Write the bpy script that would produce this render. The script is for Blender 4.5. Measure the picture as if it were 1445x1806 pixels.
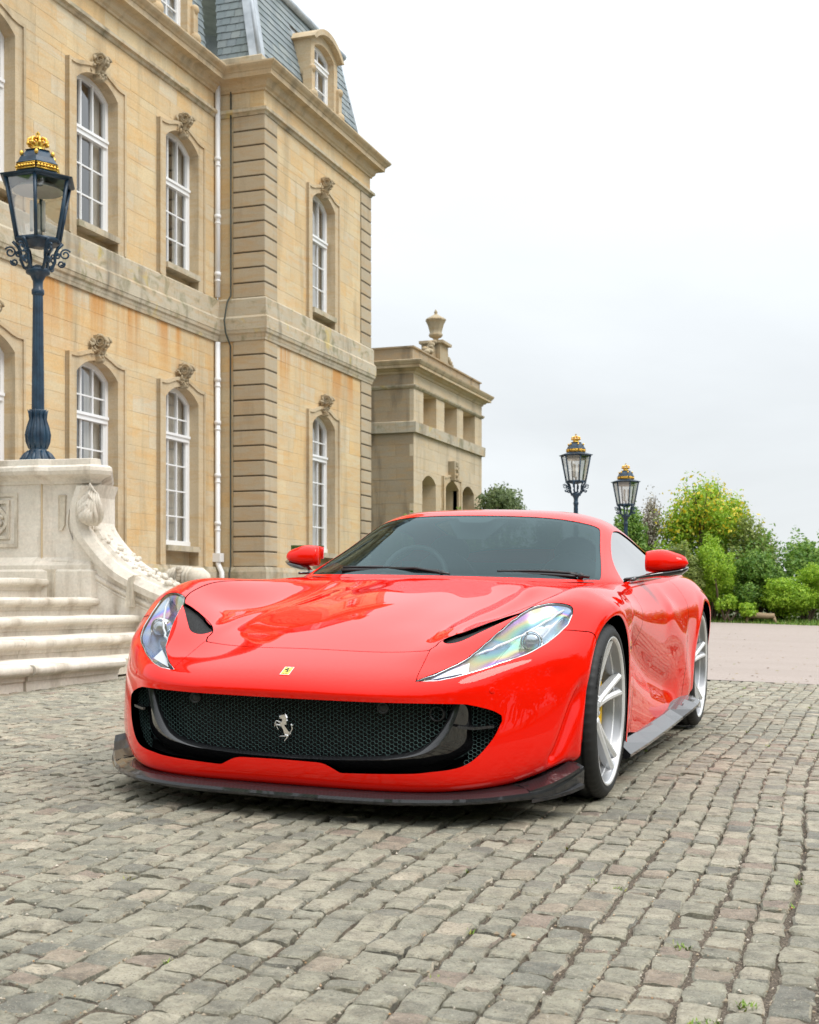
import bpy, bmesh, math, random
import numpy as np
from mathutils import Vector, Matrix
for _o in list(bpy.data.objects): bpy.data.objects.remove(_o, do_unlink=True)
random.seed(7); RNG = np.random.default_rng(11)
S = bpy.context.scene; COL = S.collection
PI = math.pi
# ---------------------------------------------------------------- camera
CAMH = 0.743; PSI = math.radians(19.363083)
cd = bpy.data.cameras.new('camera'); cam = bpy.data.objects.new('camera', cd); COL.objects.link(cam)
cam.location = (0, 0, CAMH); cam.rotation_euler = (PI/2, 0, PSI)
cd.sensor_fit = 'HORIZONTAL'; cd.sensor_width = 36.0; cd.lens = 2326.2/1445*36
cd.shift_x = 0.0; cd.shift_y = (1055-903)/1445.0
cd.clip_start = 0.05; cd.clip_end = 2000
cd.dof.use_dof = True; cd.dof.focus_distance = 4.9; cd.dof.aperture_fstop = 13.0
S.camera = cam
# ---------------------------------------------------------------- light
SUN_EL, SUN_AZ = math.radians(52), math.radians(100)      # azimuth clockwise from +Y: from the right of the picture
world = bpy.data.worlds.new('World'); S.world = world; world.use_nodes = True
wt = world.node_tree; wt.nodes.clear()
def wn(t, **k):
    n = wt.nodes.new(t)
    for a, b in k.items(): setattr(n, a, b)
    return n
sky = wn('ShaderNodeTexSky', sky_type='NISHITA', sun_disc=False, sun_elevation=SUN_EL, sun_rotation=SUN_AZ)
sky.air_density = 1.0; sky.dust_density = 2.0
tc = wn('ShaderNodeTexCoord'); sep = wn('ShaderNodeSeparateXYZ')
wt.links.new(tc.outputs['Generated'], sep.inputs[0])
# overcast deck: CIE-like, brighter towards the zenith, with faint soft cloud structure
mx = wn('ShaderNodeMath', operation='MAXIMUM'); mx.inputs[1].default_value = 0.0
wt.links.new(sep.outputs['Z'], mx.inputs[0])
pz = wn('ShaderNodeMath', operation='POWER'); pz.inputs[1].default_value = 1.9; wt.links.new(mx.outputs[0], pz.inputs[0])
cie = wn('ShaderNodeMath', operation='MULTIPLY_ADD'); cie.inputs[1].default_value = 1.65; cie.inputs[2].default_value = 0.725
wt.links.new(pz.outputs[0], cie.inputs[0])
addz = wn('ShaderNodeMath', operation='ADD'); addz.inputs[1].default_value = 0.25
wt.links.new(mx.outputs[0], addz.inputs[0])
proj = wn('ShaderNodeVectorMath', operation='DIVIDE'); cmb = wn('ShaderNodeCombineXYZ')
for i in range(3): wt.links.new(addz.outputs[0], cmb.inputs[i])
wt.links.new(tc.outputs['Generated'], proj.inputs[0]); wt.links.new(cmb.outputs[0], proj.inputs[1])
noi = wn('ShaderNodeTexNoise'); noi.inputs['Scale'].default_value = 0.9; noi.inputs['Detail'].default_value = 7; noi.inputs['Roughness'].default_value = 0.52
noi.inputs['Distortion'].default_value = 0.4
wt.links.new(proj.outputs[0], noi.inputs['Vector'])
mr = wn('ShaderNodeMapRange'); mr.inputs['From Min'].default_value = 0.32; mr.inputs['From Max'].default_value = 0.68
mr.inputs['To Min'].default_value = 0.89; mr.inputs['To Max'].default_value = 1.05
wt.links.new(noi.outputs['Fac'], mr.inputs['Value'])
br = wn('ShaderNodeMath', operation='MULTIPLY'); wt.links.new(cie.outputs[0], br.inputs[0]); wt.links.new(mr.outputs[0], br.inputs[1])
cl = wn('ShaderNodeVectorMath', operation='SCALE'); cl.inputs[0].default_value = (8.05, 8.40, 8.62)
wt.links.new(br.outputs[0], cl.inputs['Scale'])
mixc = wn('ShaderNodeMixRGB'); mixc.inputs['Fac'].default_value = 0.93
wt.links.new(sky.outputs[0], mixc.inputs['Color1']); wt.links.new(cl.outputs[0], mixc.inputs['Color2'])
bg = wn('ShaderNodeBackground'); bg.inputs['Strength'].default_value = 0.12
out = wn('ShaderNodeOutputWorld')
wt.links.new(mixc.outputs[0], bg.inputs['Color']); wt.links.new(bg.outputs[0], out.inputs[0])
sd = bpy.data.lights.new('sun', 'SUN'); sun = bpy.data.objects.new('sun', sd); COL.objects.link(sun)
sd.energy = 1.5; sd.angle = math.radians(25); sd.color = (1.0, 0.95, 0.88)
sv = Vector((math.sin(SUN_AZ)*math.cos(SUN_EL), math.cos(SUN_AZ)*math.cos(SUN_EL), math.sin(SUN_EL)))
sun.rotation_euler = sv.to_track_quat('Z', 'Y').to_euler(); sun.location = (10, -5, 30)
S.view_settings.view_transform = 'Standard'; S.view_settings.look = 'None'
S.view_settings.exposure = 0.36; S.view_settings.gamma = 1.0; S.view_settings.use_curve_mapping = False
S.render.engine = 'CYCLES'
S.cycles.max_bounces = 8; S.cycles.transparent_max_bounces = 16; S.cycles.use_denoising = True
# ---------------------------------------------------------------- frames: the drive falls gently to the right
CARM = np.array([[0.99968, 0.00221, 0.02511], [-0.00195, 0.99994, -0.0107], [-0.02513, 0.01065, 0.99963]])
CART = np.array([-1.91977, 5.03743, 0.0])
NG = CARM[:, 2]
def gz(x, y):
    return CART[2] - (NG[0]*(x-CART[0]) + NG[1]*(y-CART[1]))/NG[2]
# ---------------------------------------------------------------- helpers
def tag(o, label=None, cat=None, group=None, kind=None):
    if label: o['label'] = label
    if cat: o['category'] = cat
    if group: o['group'] = group
    if kind: o['kind'] = kind
    return o
def empty(name, loc=(0, 0, 0), label=None, cat=None, group=None):
    o = bpy.data.objects.new(name, None); COL.objects.link(o); o.location = loc; o.empty_display_size = 0.2
    return tag(o, label, cat, group)
def mesh_data(name, verts, faces, mats=None, smooth=False, normals=None, mi=None, uvs=None):
    m = bpy.data.meshes.new(name)
    m.from_pydata([tuple(map(float, v)) for v in verts], [], [tuple(map(int, f)) for f in faces])
    if mats is not None:
        for k in (mats if isinstance(mats, (list, tuple)) else [mats]): m.materials.append(k)
    if mi is not None: m.polygons.foreach_set('material_index', np.asarray(mi, dtype=np.int32))
    if smooth: m.polygons.foreach_set('use_smooth', np.ones(len(m.polygons), dtype=bool))
    m.update()
    if normals is not None: m.normals_split_custom_set_from_vertices([tuple(map(float, n)) for n in normals])
    return m
def link(name, me, parent=None, loc=None, kind=None):
    o = bpy.data.objects.new(name, me); COL.objects.link(o)
    if parent is not None: o.parent = parent
    if loc is not None: o.location = loc
    if kind: o['kind'] = kind
    return o
def mk(name, verts, faces, mats, parent=None, smooth=False, **k):
    return link(name, mesh_data(name, verts, faces, mats, smooth, **k), parent)
class MB:
    """collects shapes into one mesh"""
    def __init__(s): s.v = []; s.f = []; s.m = []; s.sm = []
    def add(s, V, F, mi=0, sm=False):
        o = len(s.v); s.v += [tuple(map(float, v)) for v in V]; s.f += [tuple(i+o for i in f) for f in F]
        s.m += [mi]*len(F); s.sm += [sm]*len(F); return s
    def box(s, a, b, mi=0, T=None):
        x0, y0, z0 = a; x1, y1, z1 = b
        V = [(x0,y0,z0),(x1,y0,z0),(x1,y1,z0),(x0,y1,z0),(x0,y0,z1),(x1,y0,z1),(x1,y1,z1),(x0,y1,z1)]
        F = [(0,3,2,1),(4,5,6,7),(0,1,5,4),(1,2,6,5),(2,3,7,6),(3,0,4,7)]
        if T is not None: V = [T(*v) for v in V]
        return s.add(V, F, mi)
    def lathe(s, prof, seg=24, axis='z', c=(0,0,0), mi=0, sm=True, ph=0.0, cap=True):
        V = []; F = []
        for r, h in prof:
            for k in range(seg):
                a = 2*PI*k/seg+ph; x, y = r*math.cos(a), r*math.sin(a)
                p = (x, y, h) if axis == 'z' else ((h, x, y) if axis == 'x' else (x, h, y))
                V.append((p[0]+c[0], p[1]+c[1], p[2]+c[2]))
        n = len(prof)
        for i in range(n-1):
            for k in range(seg):
                k2 = (k+1) % seg; F.append((i*seg+k, i*seg+k2, (i+1)*seg+k2, (i+1)*seg+k))
        if cap:
            F.append(tuple(range(seg))[::-1]); F.append(tuple((n-1)*seg+k for k in range(seg)))
        return s.add(V, F, mi, sm)
    def tube(s, pts, r, seg=8, mi=0, sm=True, closed=False):
        P = [Vector(p) for p in pts]; n = len(P); V = []; F = []
        rr = r if hasattr(r, '__len__') else [r]*n
        up = None
        for i in range(n):
            t = (P[(i+1) % n]-P[i-1]) if closed else (P[min(i+1, n-1)]-P[max(i-1, 0)])
            t.normalize()
            if up is None: up = Vector((0,0,1)) if abs(t.z) < 0.9 else Vector((1,0,0))
            b = t.cross(up)
            if b.length < 1e-5: b = t.cross(Vector((0.3,0.7,0.1)))
            b.normalize(); up = b.cross(t).normalized()
            for k in range(seg):
                a = 2*PI*k/seg; V.append(P[i]+(b*math.cos(a)+up*math.sin(a))*rr[i])
        for i in range(n if closed else n-1):
            j = (i+1) % n
            for k in range(seg):
                k2 = (k+1) % seg; F.append((i*seg+k, i*seg+k2, j*seg+k2, j*seg+k))
        if not closed: F.append(tuple(range(seg))[::-1]); F.append(tuple((n-1)*seg+k for k in range(seg)))
        return s.add(V, F, mi, sm)
    def ball(s, c, r, seg=10, ring=7, mi=0, sc=(1,1,1), T=None):
        V = []; F = []
        for i in range(ring+1):
            t = PI*i/ring
            for k in range(seg):
                a = 2*PI*k/seg; v = (r*math.sin(t)*math.cos(a)*sc[0], r*math.sin(t)*math.sin(a)*sc[1], r*math.cos(t)*sc[2])
                V.append(v)
        if T is not None: V = [tuple(T @ Vector(v)) for v in V]
        V = [(v[0]+c[0], v[1]+c[1], v[2]+c[2]) for v in V]
        for i in range(ring):
            for k in range(seg):
                k2 = (k+1) % seg; F.append((i*seg+k, (i+1)*seg+k, (i+1)*seg+k2, i*seg+k2))
        return s.add(V, F, mi, True)
    def prism(s, poly, T, n0, n1, mi=0):
        """poly in (s,z); T(s,z,n)->xyz"""
        k = len(poly); V = [T(p[0], p[1], n0) for p in poly]+[T(p[0], p[1], n1) for p in poly]
        F = [tuple(range(k))[::-1], tuple(range(k, 2*k))]+[(i, (i+1) % k, k+(i+1) % k, k+i) for i in range(k)]
        return s.add(V, F, mi)
    def obj(s, name, mats, parent=None, kind=None):
        m = mesh_data(name, s.v, s.f, mats, mi=s.m); m.polygons.foreach_set('use_smooth', np.array(s.sm, dtype=bool))
        bm = bmesh.new(); bm.from_mesh(m); bmesh.ops.recalc_face_normals(bm, faces=bm.faces); bm.to_mesh(m); bm.free()
        return link(name, m, parent, kind=kind)
def sweep(path, prof, closed=False):
    """path: plan points, outward normal on the right of travel; prof: (n, z). mitred."""
    n = len(path); P = [np.array(p, float) for p in path]; offs = []
    for i in range(n):
        d0 = P[i]-P[i-1] if (i > 0 or closed) else P[1]-P[0]
        d1 = P[(i+1) % n]-P[i] if (i < n-1 or closed) else P[n-1]-P[n-2]
        d0 = d0/np.linalg.norm(d0); d1 = d1/np.linalg.norm(d1)
        n0 = np.array([d0[1], -d0[0]]); n1 = np.array([d1[1], -d1[0]])
        m = n0+n1; m = m/(m@n0) if abs(m@n0) > 1e-6 else n0
        offs.append(m)
    V = []; F = []; k = len(prof)
    for i in range(n):
        for (a, z) in prof: q = P[i]+offs[i]*a; V.append((q[0], q[1], z))
    for i in range(n if closed else n-1):
        j = (i+1) % n
        for t in range(k-1): F.append((i*k+t, j*k+t, j*k+t+1, i*k+t+1))
    return V, F
# ---------------------------------------------------------------- materials
class NT:
    def __init__(s, name):
        s.m = bpy.data.materials.new(name); s.m.use_nodes = True; s.t = s.m.node_tree; s.t.nodes.clear()
        s.out = s.n('ShaderNodeOutputMaterial'); s.b = s.n('ShaderNodeBsdfPrincipled'); s.l(s.b.outputs[0], s.out.inputs[0])
    def n(s, t, **k):
        q = s.t.nodes.new(t)
        for a, b in k.items(): setattr(q, a, b)
        return q
    def l(s, a, b): s.t.links.new(a, b)
    def set(s, **k):
        for a, v in k.items():
            a = a.replace('_', ' ')
            for i in s.b.inputs:
                if i.name.lower() == a.lower(): i.default_value = v if not (isinstance(v, tuple) and len(v) == 3 and i.type == 'RGBA') else (*v, 1)
        return s
    def pos(s): return s.n('ShaderNodeNewGeometry').outputs['Position']
    def obj(s): return s.n('ShaderNodeTexCoord').outputs['Object']
    def noise(s, vec, scale, detail=4, rough=0.55, dist=0.0, sc=None):
        if sc is not None:
            mp = s.n('ShaderNodeMapping'); mp.inputs['Scale'].default_value = sc; s.l(vec, mp.inputs['Vector']); vec = mp.outputs[0]
        q = s.n('ShaderNodeTexNoise'); q.inputs['Scale'].default_value = scale; q.inputs['Detail'].default_value = detail
        q.inputs['Roughness'].default_value = rough; q.inputs['Distortion'].default_value = dist; s.l(vec, q.inputs['Vector']); return q.outputs['Fac']
    def ramp(s, fac, stops, interp='LINEAR'):
        q = s.n('ShaderNodeValToRGB'); q.color_ramp.interpolation = interp; e = q.color_ramp.elements
        while len(e) < len(stops): e.new(0.5)
        for i, (p, c) in enumerate(stops):
            e[i].position = p; e[i].color = (*c, 1) if hasattr(c, '__len__') else (c, c, c, 1)
        s.l(fac, q.inputs[0]); return q.outputs[0]
    def mix(s, fac, a, b, mode='MIX'):
        q = s.n('ShaderNodeMixRGB', blend_type=mode)
        for i, v in ((0, fac), (1, a), (2, b)):
            if isinstance(v, bpy.types.NodeSocket): s.l(v, q.inputs[i])
            else: q.inputs[i].default_value = v if i == 0 else ((*v, 1) if hasattr(v, '__len__') else (v, v, v, 1))
        return q.outputs[0]
    def math(s, op, a, b=None, clamp=False):
        q = s.n('ShaderNodeMath', operation=op, use_clamp=clamp)
        for i, v in ((0, a), (1, b)):
            if v is None: continue
            if isinstance(v, bpy.types.NodeSocket): s.l(v, q.inputs[i])
            else: q.inputs[i].default_value = v
        return q.outputs[0]
    def rnd(s):
        a = s.n('ShaderNodeObjectInfo').outputs['Random']; b = s.n('ShaderNodeNewGeometry').outputs['Random Per Island']
        return s.math('FRACT', s.math('ADD', a, b))
    def bump(s, h, strength=0.3, dist=0.01):
        q = s.n('ShaderNodeBump'); q.inputs['Strength'].default_value = strength; q.inputs['Distance'].default_value = dist
        s.l(h, q.inputs['Height']); s.l(q.outputs[0], s.b.inputs['Normal']); return s
    def col(s, c): s.l(c, s.b.inputs['Base Color']); return s
def plain(name, color, rough=0.5, metal=0.0, **k):
    q = NT(name); q.set(Base_Color=color, Roughness=rough, Metallic=metal, **k); return q.m
def stone_mat(name, stops, stain=0.5, *a_, drip=False, lichen=False, **k_): return _stone(name, stops, stain, *a_, drip=drip, lichen=lichen, **k_)
def _stone(name, stops, stain=0.5, dark=(0.17,0.135,0.09), orange=(0.50,0.27,0.07), scale=1.0, bumpd=0.006, drip=False, lichen=False):
    q = NT(name); p = q.pos(); r = q.rnd()
    c = q.ramp(r, stops)
    big = q.noise(p, 0.9*scale, 5, 0.6); c = q.mix(q.ramp(big, [(0.35, 0.0), (0.7, 0.35)]), c, (0.40, 0.36, 0.28))
    bed = q.noise(p, 3.0*scale, 4, 0.6, 0.6, (0.5, 0.5, 3.0)); c = q.mix(q.ramp(bed, [(0.45, 0.0), (0.72, 0.42)]), c, orange)
    str_ = q.noise(p, 1.1*scale, 5, 0.6, 0.2, (2.2, 2.2, 0.35)); c = q.mix(q.ramp(str_, [(0.52, 0.0), (0.75, stain)]), c, dark)
    if drip:
        sx = q.n('ShaderNodeSeparateXYZ'); q.l(p, sx.inputs[0]); mk_ = q.n('ShaderNodeMapRange'); mk_.inputs['From Min'].default_value = 4.9; mk_.inputs['From Max'].default_value = 6.1; q.l(sx.outputs['Z'], mk_.inputs['Value'])
        cut_ = q.math('LESS_THAN', sx.outputs['Z'], 6.2); sn = q.noise(p, 1.0, 5, .6, .3, (1.5, 1.5, .10)); dm_ = q.math('MULTIPLY', q.math('MULTIPLY', mk_.outputs[0], cut_), q.ramp(sn, [(.50, 0.0), (.60, 1.0)])); c = q.mix(q.math('MULTIPLY', dm_, .85), c, (.55,.24,.045))
    if lichen:
        ln_ = q.noise(p, 2.4, 7, .68, .8); c = q.mix(q.ramp(ln_, [(.52, 0.0), (.66, .75)]), c, (.20,.19,.10)); l2 = q.noise(p, 1.7, 6, .6, .5); c = q.mix(q.ramp(l2, [(.60, 0.0), (.70, .6)]), c, (.58,.42,.08))
    fine = q.noise(p, 38, 4, 0.7); c = q.mix(0.5, c, q.ramp(fine, [(0.3, 0.72), (0.7, 1.15)]), 'MULTIPLY')
    q.col(c); q.set(Roughness=0.88); q.bump(q.noise(p, 45, 6, 0.7), 0.5, bumpd); return q.m
HON = [(0.0, (0.63,0.47,0.27)), (0.25, (0.68,0.55,0.34)), (0.5, (0.66,0.49,0.27)), (0.62, (0.64,0.55,0.39)), (0.8, (0.70,0.49,0.24)), (1.0, (0.63,0.50,0.31))]
M_wall = stone_mat('honey_sandstone', HON, 0.38, orange=(0.66,0.34,0.08), drip=True)
M_wall_annex = stone_mat('annex_sandstone', [(0, (.56,.46,.31)), (.5, (.62,.52,.37)), (1, (.58,.47,.31))], 0.5, orange=(0.60,0.40,0.18))
M_trim = stone_mat('dressed_sandstone', [(0, (0.57,0.45,0.29)), (1, (0.60,0.48,0.31))], 0.6)
M_quoin = stone_mat('grey_sandstone', [(0, (0.44,0.36,0.25)), (0.5, (0.50,0.41,0.28)), (1, (0.40,0.335,0.235))], 0.45)
M_string = stone_mat('weathered_string', [(0, (0.50,0.45,0.35)), (1, (0.56,0.49,0.36))], 0.85, (0.15,0.13,0.095), lichen=True)
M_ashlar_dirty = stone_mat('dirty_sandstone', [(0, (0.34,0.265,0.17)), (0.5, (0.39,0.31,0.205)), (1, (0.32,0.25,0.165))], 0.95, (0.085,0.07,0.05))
M_carve = stone_mat('carved_stone', [(0, (0.40,0.33,0.22)), (1, (0.42,0.34,0.22))], 0.8, (0.12,0.10,0.07), bumpd=0.02)
M_cream = stone_mat('cream_limestone', [(0, (0.67,0.62,0.54)), (1, (0.72,0.67,0.59))], 0.8, (0.34,0.28,0.21), (0.70,0.60,0.50), 2.2)
M_creamedge = stone_mat('worn_limestone', [(0, (0.62,0.56,0.46)), (1, (0.70,0.64,0.54))], 0.8, (0.22,0.18,0.13), (0.56,0.46,0.34), 3.0)
M_joint = plain('mortar', (0.56,0.44,0.28), 0.95)
M_white = plain('white_paint', (0.82,0.83,0.84), 0.42)
M_lead = NT('lead_sheet'); M_lead.col(M_lead.ramp(M_lead.noise(M_lead.pos(), 3, 4), [(0.3, (0.30,0.34,0.38)), (0.7, (0.52,0.57,0.62))])); M_lead.set(Roughness=0.55); M_lead = M_lead.m
def slate_mat():
    q = NT('slate'); p = q.pos(); c = q.ramp(q.rnd(), [(0, (0.16,0.20,0.215)), (0.4, (0.215,0.255,0.265)), (0.7, (0.185,0.22,0.24)), (1, (0.27,0.305,0.30))])
    c = q.mix(q.ramp(q.noise(p, 1.3, 5, 0.6, 0.3, (1,1,0.5)), [(0.5, 0.0), (0.72, 0.55)]), c, (0.10,0.12,0.10)); q.col(c); q.set(Roughness=0.6)
    q.bump(q.noise(p, 30, 4), 0.3, 0.004); return q.m
M_slate = slate_mat()
def pane_mat(name, tint=0.78, k0=.05, k1=.85, pw=4.0):
    q = NT(name); q.t.nodes.remove(q.b)
    g = q.n('ShaderNodeBsdfGlossy'); g.inputs['Roughness'].default_value = 0.02
    t = q.n('ShaderNodeBsdfTransparent'); t.inputs['Color'].default_value = (tint, tint, tint*.98, 1)
    lw = q.n('ShaderNodeLayerWeight'); lw.inputs['Blend'].default_value = .5; f = q.math('MULTIPLY_ADD', q.math('POWER', lw.outputs['Facing'], pw), k1); f.node.inputs[2].default_value = k0
    m = q.n('ShaderNodeMixShader'); q.l(f, m.inputs[0]); q.l(t.outputs[0], m.inputs[1]); q.l(g.outputs[0], m.inputs[2]); q.l(m.outputs[0], q.out.inputs[0]); return q.m
M_pane = pane_mat('window_glass', 0.88, .24, .65, 3.0)
M_lampglass = pane_mat('lantern_glass', .93, .27, .55, 2.2)
M_room = plain('dark_room', (0.045,0.038,0.032), 0.9)
M_curtain = plain('net_curtain', (0.60,0.59,0.56), 0.9)
M_iron = NT('blue_black_iron'); M_iron.col(M_iron.ramp(M_iron.noise(M_iron.obj(), 9, 5), [(0.35, (0.007,0.024,0.048)), (0.7, (0.018,0.055,0.098))])); M_iron.set(Roughness=0.38); M_iron.bump(M_iron.noise(M_iron.obj(), 60, 3), 0.25, 0.003); M_iron = M_iron.m
M_gold = plain('gilding', (0.83,0.52,0.10), 0.32, 0.85)
# ================================================================ GROUND
def gsheet(name, x0, x1, y0, y1, dz, mat, nx=2, ny=2):
    V = []; F = []
    for j in range(ny+1):
        for i in range(nx+1):
            x = x0+(x1-x0)*i/nx; y = y0+(y1-y0)*j/ny; V.append((x, y, gz(x, y)+dz))
    for j in range(ny):
        for i in range(nx): a = j*(nx+1)+i; F.append((a, a+1, a+nx+2, a+nx+1))
    o = mk(name, V, F, mat); return tag(o, kind='structure')
q = NT('soil'); q.col(q.ramp(q.noise(q.pos(), 3, 6), [(0.3, (0.05,0.06,0.025)), (0.7, (0.10,0.11,0.04))])); q.set(Roughness=0.95)
M_soil = q.m
gsheet('ground', -70, 70, -60, 75, -0.075, M_soil, 8, 8)
# pinkish tarmac of the turning circle
q = NT('pink_tarmac'); p = q.pos(); c = q.ramp(q.noise(p, 260, 3, 0.8), [(0.3, (0.24,0.19,0.165)), (0.6, (0.42,0.355,0.32)), (0.78, (0.60,0.54,0.49))])
c = q.mix(q.ramp(q.noise(p, 0.9, 6, 0.65, 0.5, (.35, 1.8, 1)), [(0.42, 0.0), (0.68, 0.45)]), c, (0.30,0.25,0.22)); c = q.mix(q.ramp(q.noise(p, 28, 5, .8), [(.3, .55), (.55, 0)]), c, (.24,.20,.17)); q.col(c); q.set(Roughness=0.85); q.bump(q.noise(p, 300, 2), 0.4, 0.004)
M_tar = q.m
# edge line between setts and tarmac: (-3.2,11.43) .. (-0.42,11.41), continued both ways
EDGE = 11.43
gsheet('road', -16, 40, EDGE, 27.0, -0.004, M_tar, 6, 6)
# ---- setts
q = NT('bedding_grit'); p = q.pos(); c = q.ramp(q.noise(p, 170, 3, 0.7), [(0.35, (0.04,0.03,0.022)), (0.55, (0.11,0.085,0.06)), (0.72, (0.36,0.30,0.23))])
c = q.mix(q.ramp(q.noise(p, 3.0, 4, 0.6), [(0.45, 0.0), (0.75, 0.5)]), c, (0.10,0.075,0.05)); q.col(c); q.set(Roughness=0.95); q.bump(q.noise(p, 220, 3), 1.0, 0.006)
M_grit = q.m
q = NT('granite_sett'); p = q.pos(); r = q.rnd()
c = q.ramp(r, [(0.0, (0.145,0.148,0.14)), (0.08, (0.20,0.205,0.185)), (0.3, (0.29,0.285,0.24)), (0.5, (0.245,0.245,0.215)), (0.68, (0.33,0.315,0.265)), (0.82, (0.37,0.35,0.30)), (0.91, (0.28,0.25,0.205)), (0.94, (0.235,0.185,0.165)), (0.965, (0.30,0.25,0.21)), (1.0, (0.44,0.40,0.34))])
c = q.mix(q.ramp(q.noise(p, 1.1, 3), [(0.35, 0.0), (0.7, 0.30)]), c, (0.33,0.30,0.245))
c = q.mix(0.9, c, q.ramp(q.noise(p, 16, 8, 0.72, 0.6), [(0.30, 0.45), (0.5, 1.0), (0.72, 1.45)]), 'MULTIPLY')
c = q.mix(q.ramp(q.noise(p, 55, 5, 0.7, 1.0), [(0.52, 0.0), (0.7, 0.4)]), c, (0.34,0.29,0.21))
c = q.mix(q.ramp(q.noise(p, 150, 3, 0.6), [(0.54, 0.0), (0.66, 0.6)]), c, (0.10,0.095,0.085))
c = q.mix(q.ramp(q.noise(p, 210, 2, 0.5), [(0.60, 0.0), (0.70, 0.5)]), c, (0.50,0.49,0.45))
c = q.mix(q.ramp(q.noise(p, 9, 7, 0.8, 1.5), [(0.56, 0.0), (0.64, 0.35)]), c, (0.13,0.12,0.10))
c = q.mix(1.0, c, (1.06,1.02,.91), 'MULTIPLY'); q.col(c); q.set(Roughness=0.66)
b1 = q.noise(p, 34, 9, 0.75, 0.5); q.bump(b1, 1.0, 0.014)
M_sett = q.m
def sett_mesh(w, l, rng, hi=True):
    """a rough split block: nearly flat top, irregular outline with broken arrises"""
    t = np.array([-1, -.86, -.4, .1, .5, .88, 1]) if hi else np.array([-1, -.8, 0, .8, 1]); n = len(t); V = []
    cj = rng.normal(0, 0.0045, (2, 2, 2)); ph = rng.uniform(0, 6, 8); tl = rng.normal(0, 0.022, 2); am = rng.uniform(.4, 1.4, 4)*.0019; rd = rng.uniform(.35, 1.0)
    chip = rng.integers(0, 4) if rng.uniform() < .35 else -1
    for j, b in enumerate(t):
        for i, a in enumerate(t):
            u = (a+1)/2; v = (b+1)/2
            ox = (cj[0,0,0]*(1-u)+cj[0,1,0]*u)*(1-v)+(cj[1,0,0]*(1-u)+cj[1,1,0]*u)*v
            oy = (cj[0,0,1]*(1-u)+cj[0,1,1]*u)*(1-v)+(cj[1,0,1]*(1-u)+cj[1,1,1]*u)*v
            edge = max(abs(a), abs(b)); corner = abs(a)*abs(b)
            x = a*w/2*(1-.03*abs(b)**6)+ox+(am[0]*math.sin(4*b+ph[0])+am[1]*math.sin(9*b+ph[1]))*abs(a)**2
            y = b*l/2*(1-.03*abs(a)**6)+oy+(am[2]*math.sin(4*a+ph[2])+am[3]*math.sin(9*a+ph[3]))*abs(b)**2
            z = .0016*math.sin(3*a+ph[4])*math.cos(2.5*b+ph[5])+.0010*math.sin(6*b+ph[6])+tl[0]*x+tl[1]*y+rng.normal(0, .0008)
            if edge > .99: z -= (.0026+.003*corner**4+abs(rng.normal(0, .0015)))*(.6+rd)
            elif edge > .75: z -= .0008*rd
            if chip >= 0 and corner > .6 and (a > 0) == (chip % 2 == 1) and (b > 0) == (chip > 1): z -= .007
            V.append((x, y, z))
    F = [(j*n+i, j*n+i+1, (j+1)*n+i+1, (j+1)*n+i) for j in range(n-1) for i in range(n-1)]
    ring = [i for i in range(n)]+[j*n+n-1 for j in range(1, n)]+[(n-1)*n+i for i in range(n-2, -1, -1)]+[j*n for j in range(n-2, 0, -1)]
    k = len(V)
    for i in ring: x, y, z = V[i]; V.append((x*1.0, y*1.0, -0.05))
    m = len(ring)
    for i in range(m): j = (i+1) % m; F.append((ring[i], k+i, k+j, ring[j]))
    return V, F
pav = gsheet('cobbled_drive', -14, 9, -2.0, EDGE, -0.0165, M_grit, 6, 6)
rg = np.random.default_rng(5)
fwd = np.array([-math.sin(PSI), math.cos(PSI)]); rgt = np.array([math.cos(PSI), math.sin(PSI)])
cells = []
cx_ = -13.0; row = 0
while cx_ < 8.0:
    wid = rg.normal(0.085, 0.006); y = -1.6+rg.uniform(0, 0.12)
    while y < EDGE-0.03:
        L = float(np.clip(rg.normal(0.099, 0.017), 0.065, 0.15))
        if y+L > EDGE-0.02: L = EDGE-0.012-y
        if L < 0.04: break
        yc = y+L/2
        xc = cx_+wid/2+0.045*math.sin(yc*0.55+1.0)+0.016*math.sin(yc*1.9+cx_)+0.02*(yc-5)*0.0
        d = fwd@np.array([xc, yc]); r = rgt@np.array([xc, yc])
        vis = d > 2.1 and abs(r) < 0.33*d+0.35
        near = d > 0.3 and d < 16 and abs(r) < 0.5*d+2.2
        if near: cells.append((xc, yc, wid, L, d, vis))
        y += L+rg.uniform(0.0, 0.004)
    cx_ += wid+rg.uniform(0.001, 0.008); row += 1
vis_cells = sorted([c_ for c_ in cells if c_[5]], key=lambda c_: c_[4])
indiv = set(id(c_) for c_ in vis_cells[:300])
protos = []
for k in range(60):
    V, F = sett_mesh(1.0*0.1, 0.1, rg, True); protos.append(mesh_data('cobblestone', V, F, M_sett, True)); protos[-1].set_sharp_from_angle(angle=.42)
bigV = []; bigF = []; base = 0
slopex = -NG[0]/NG[2]; slopey = -NG[1]/NG[2]
def undul(x, y): return 0.006*math.sin(1.3*x+0.4)*math.sin(1.1*y)+0.004*math.sin(2.9*x+1.9*y)
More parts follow.
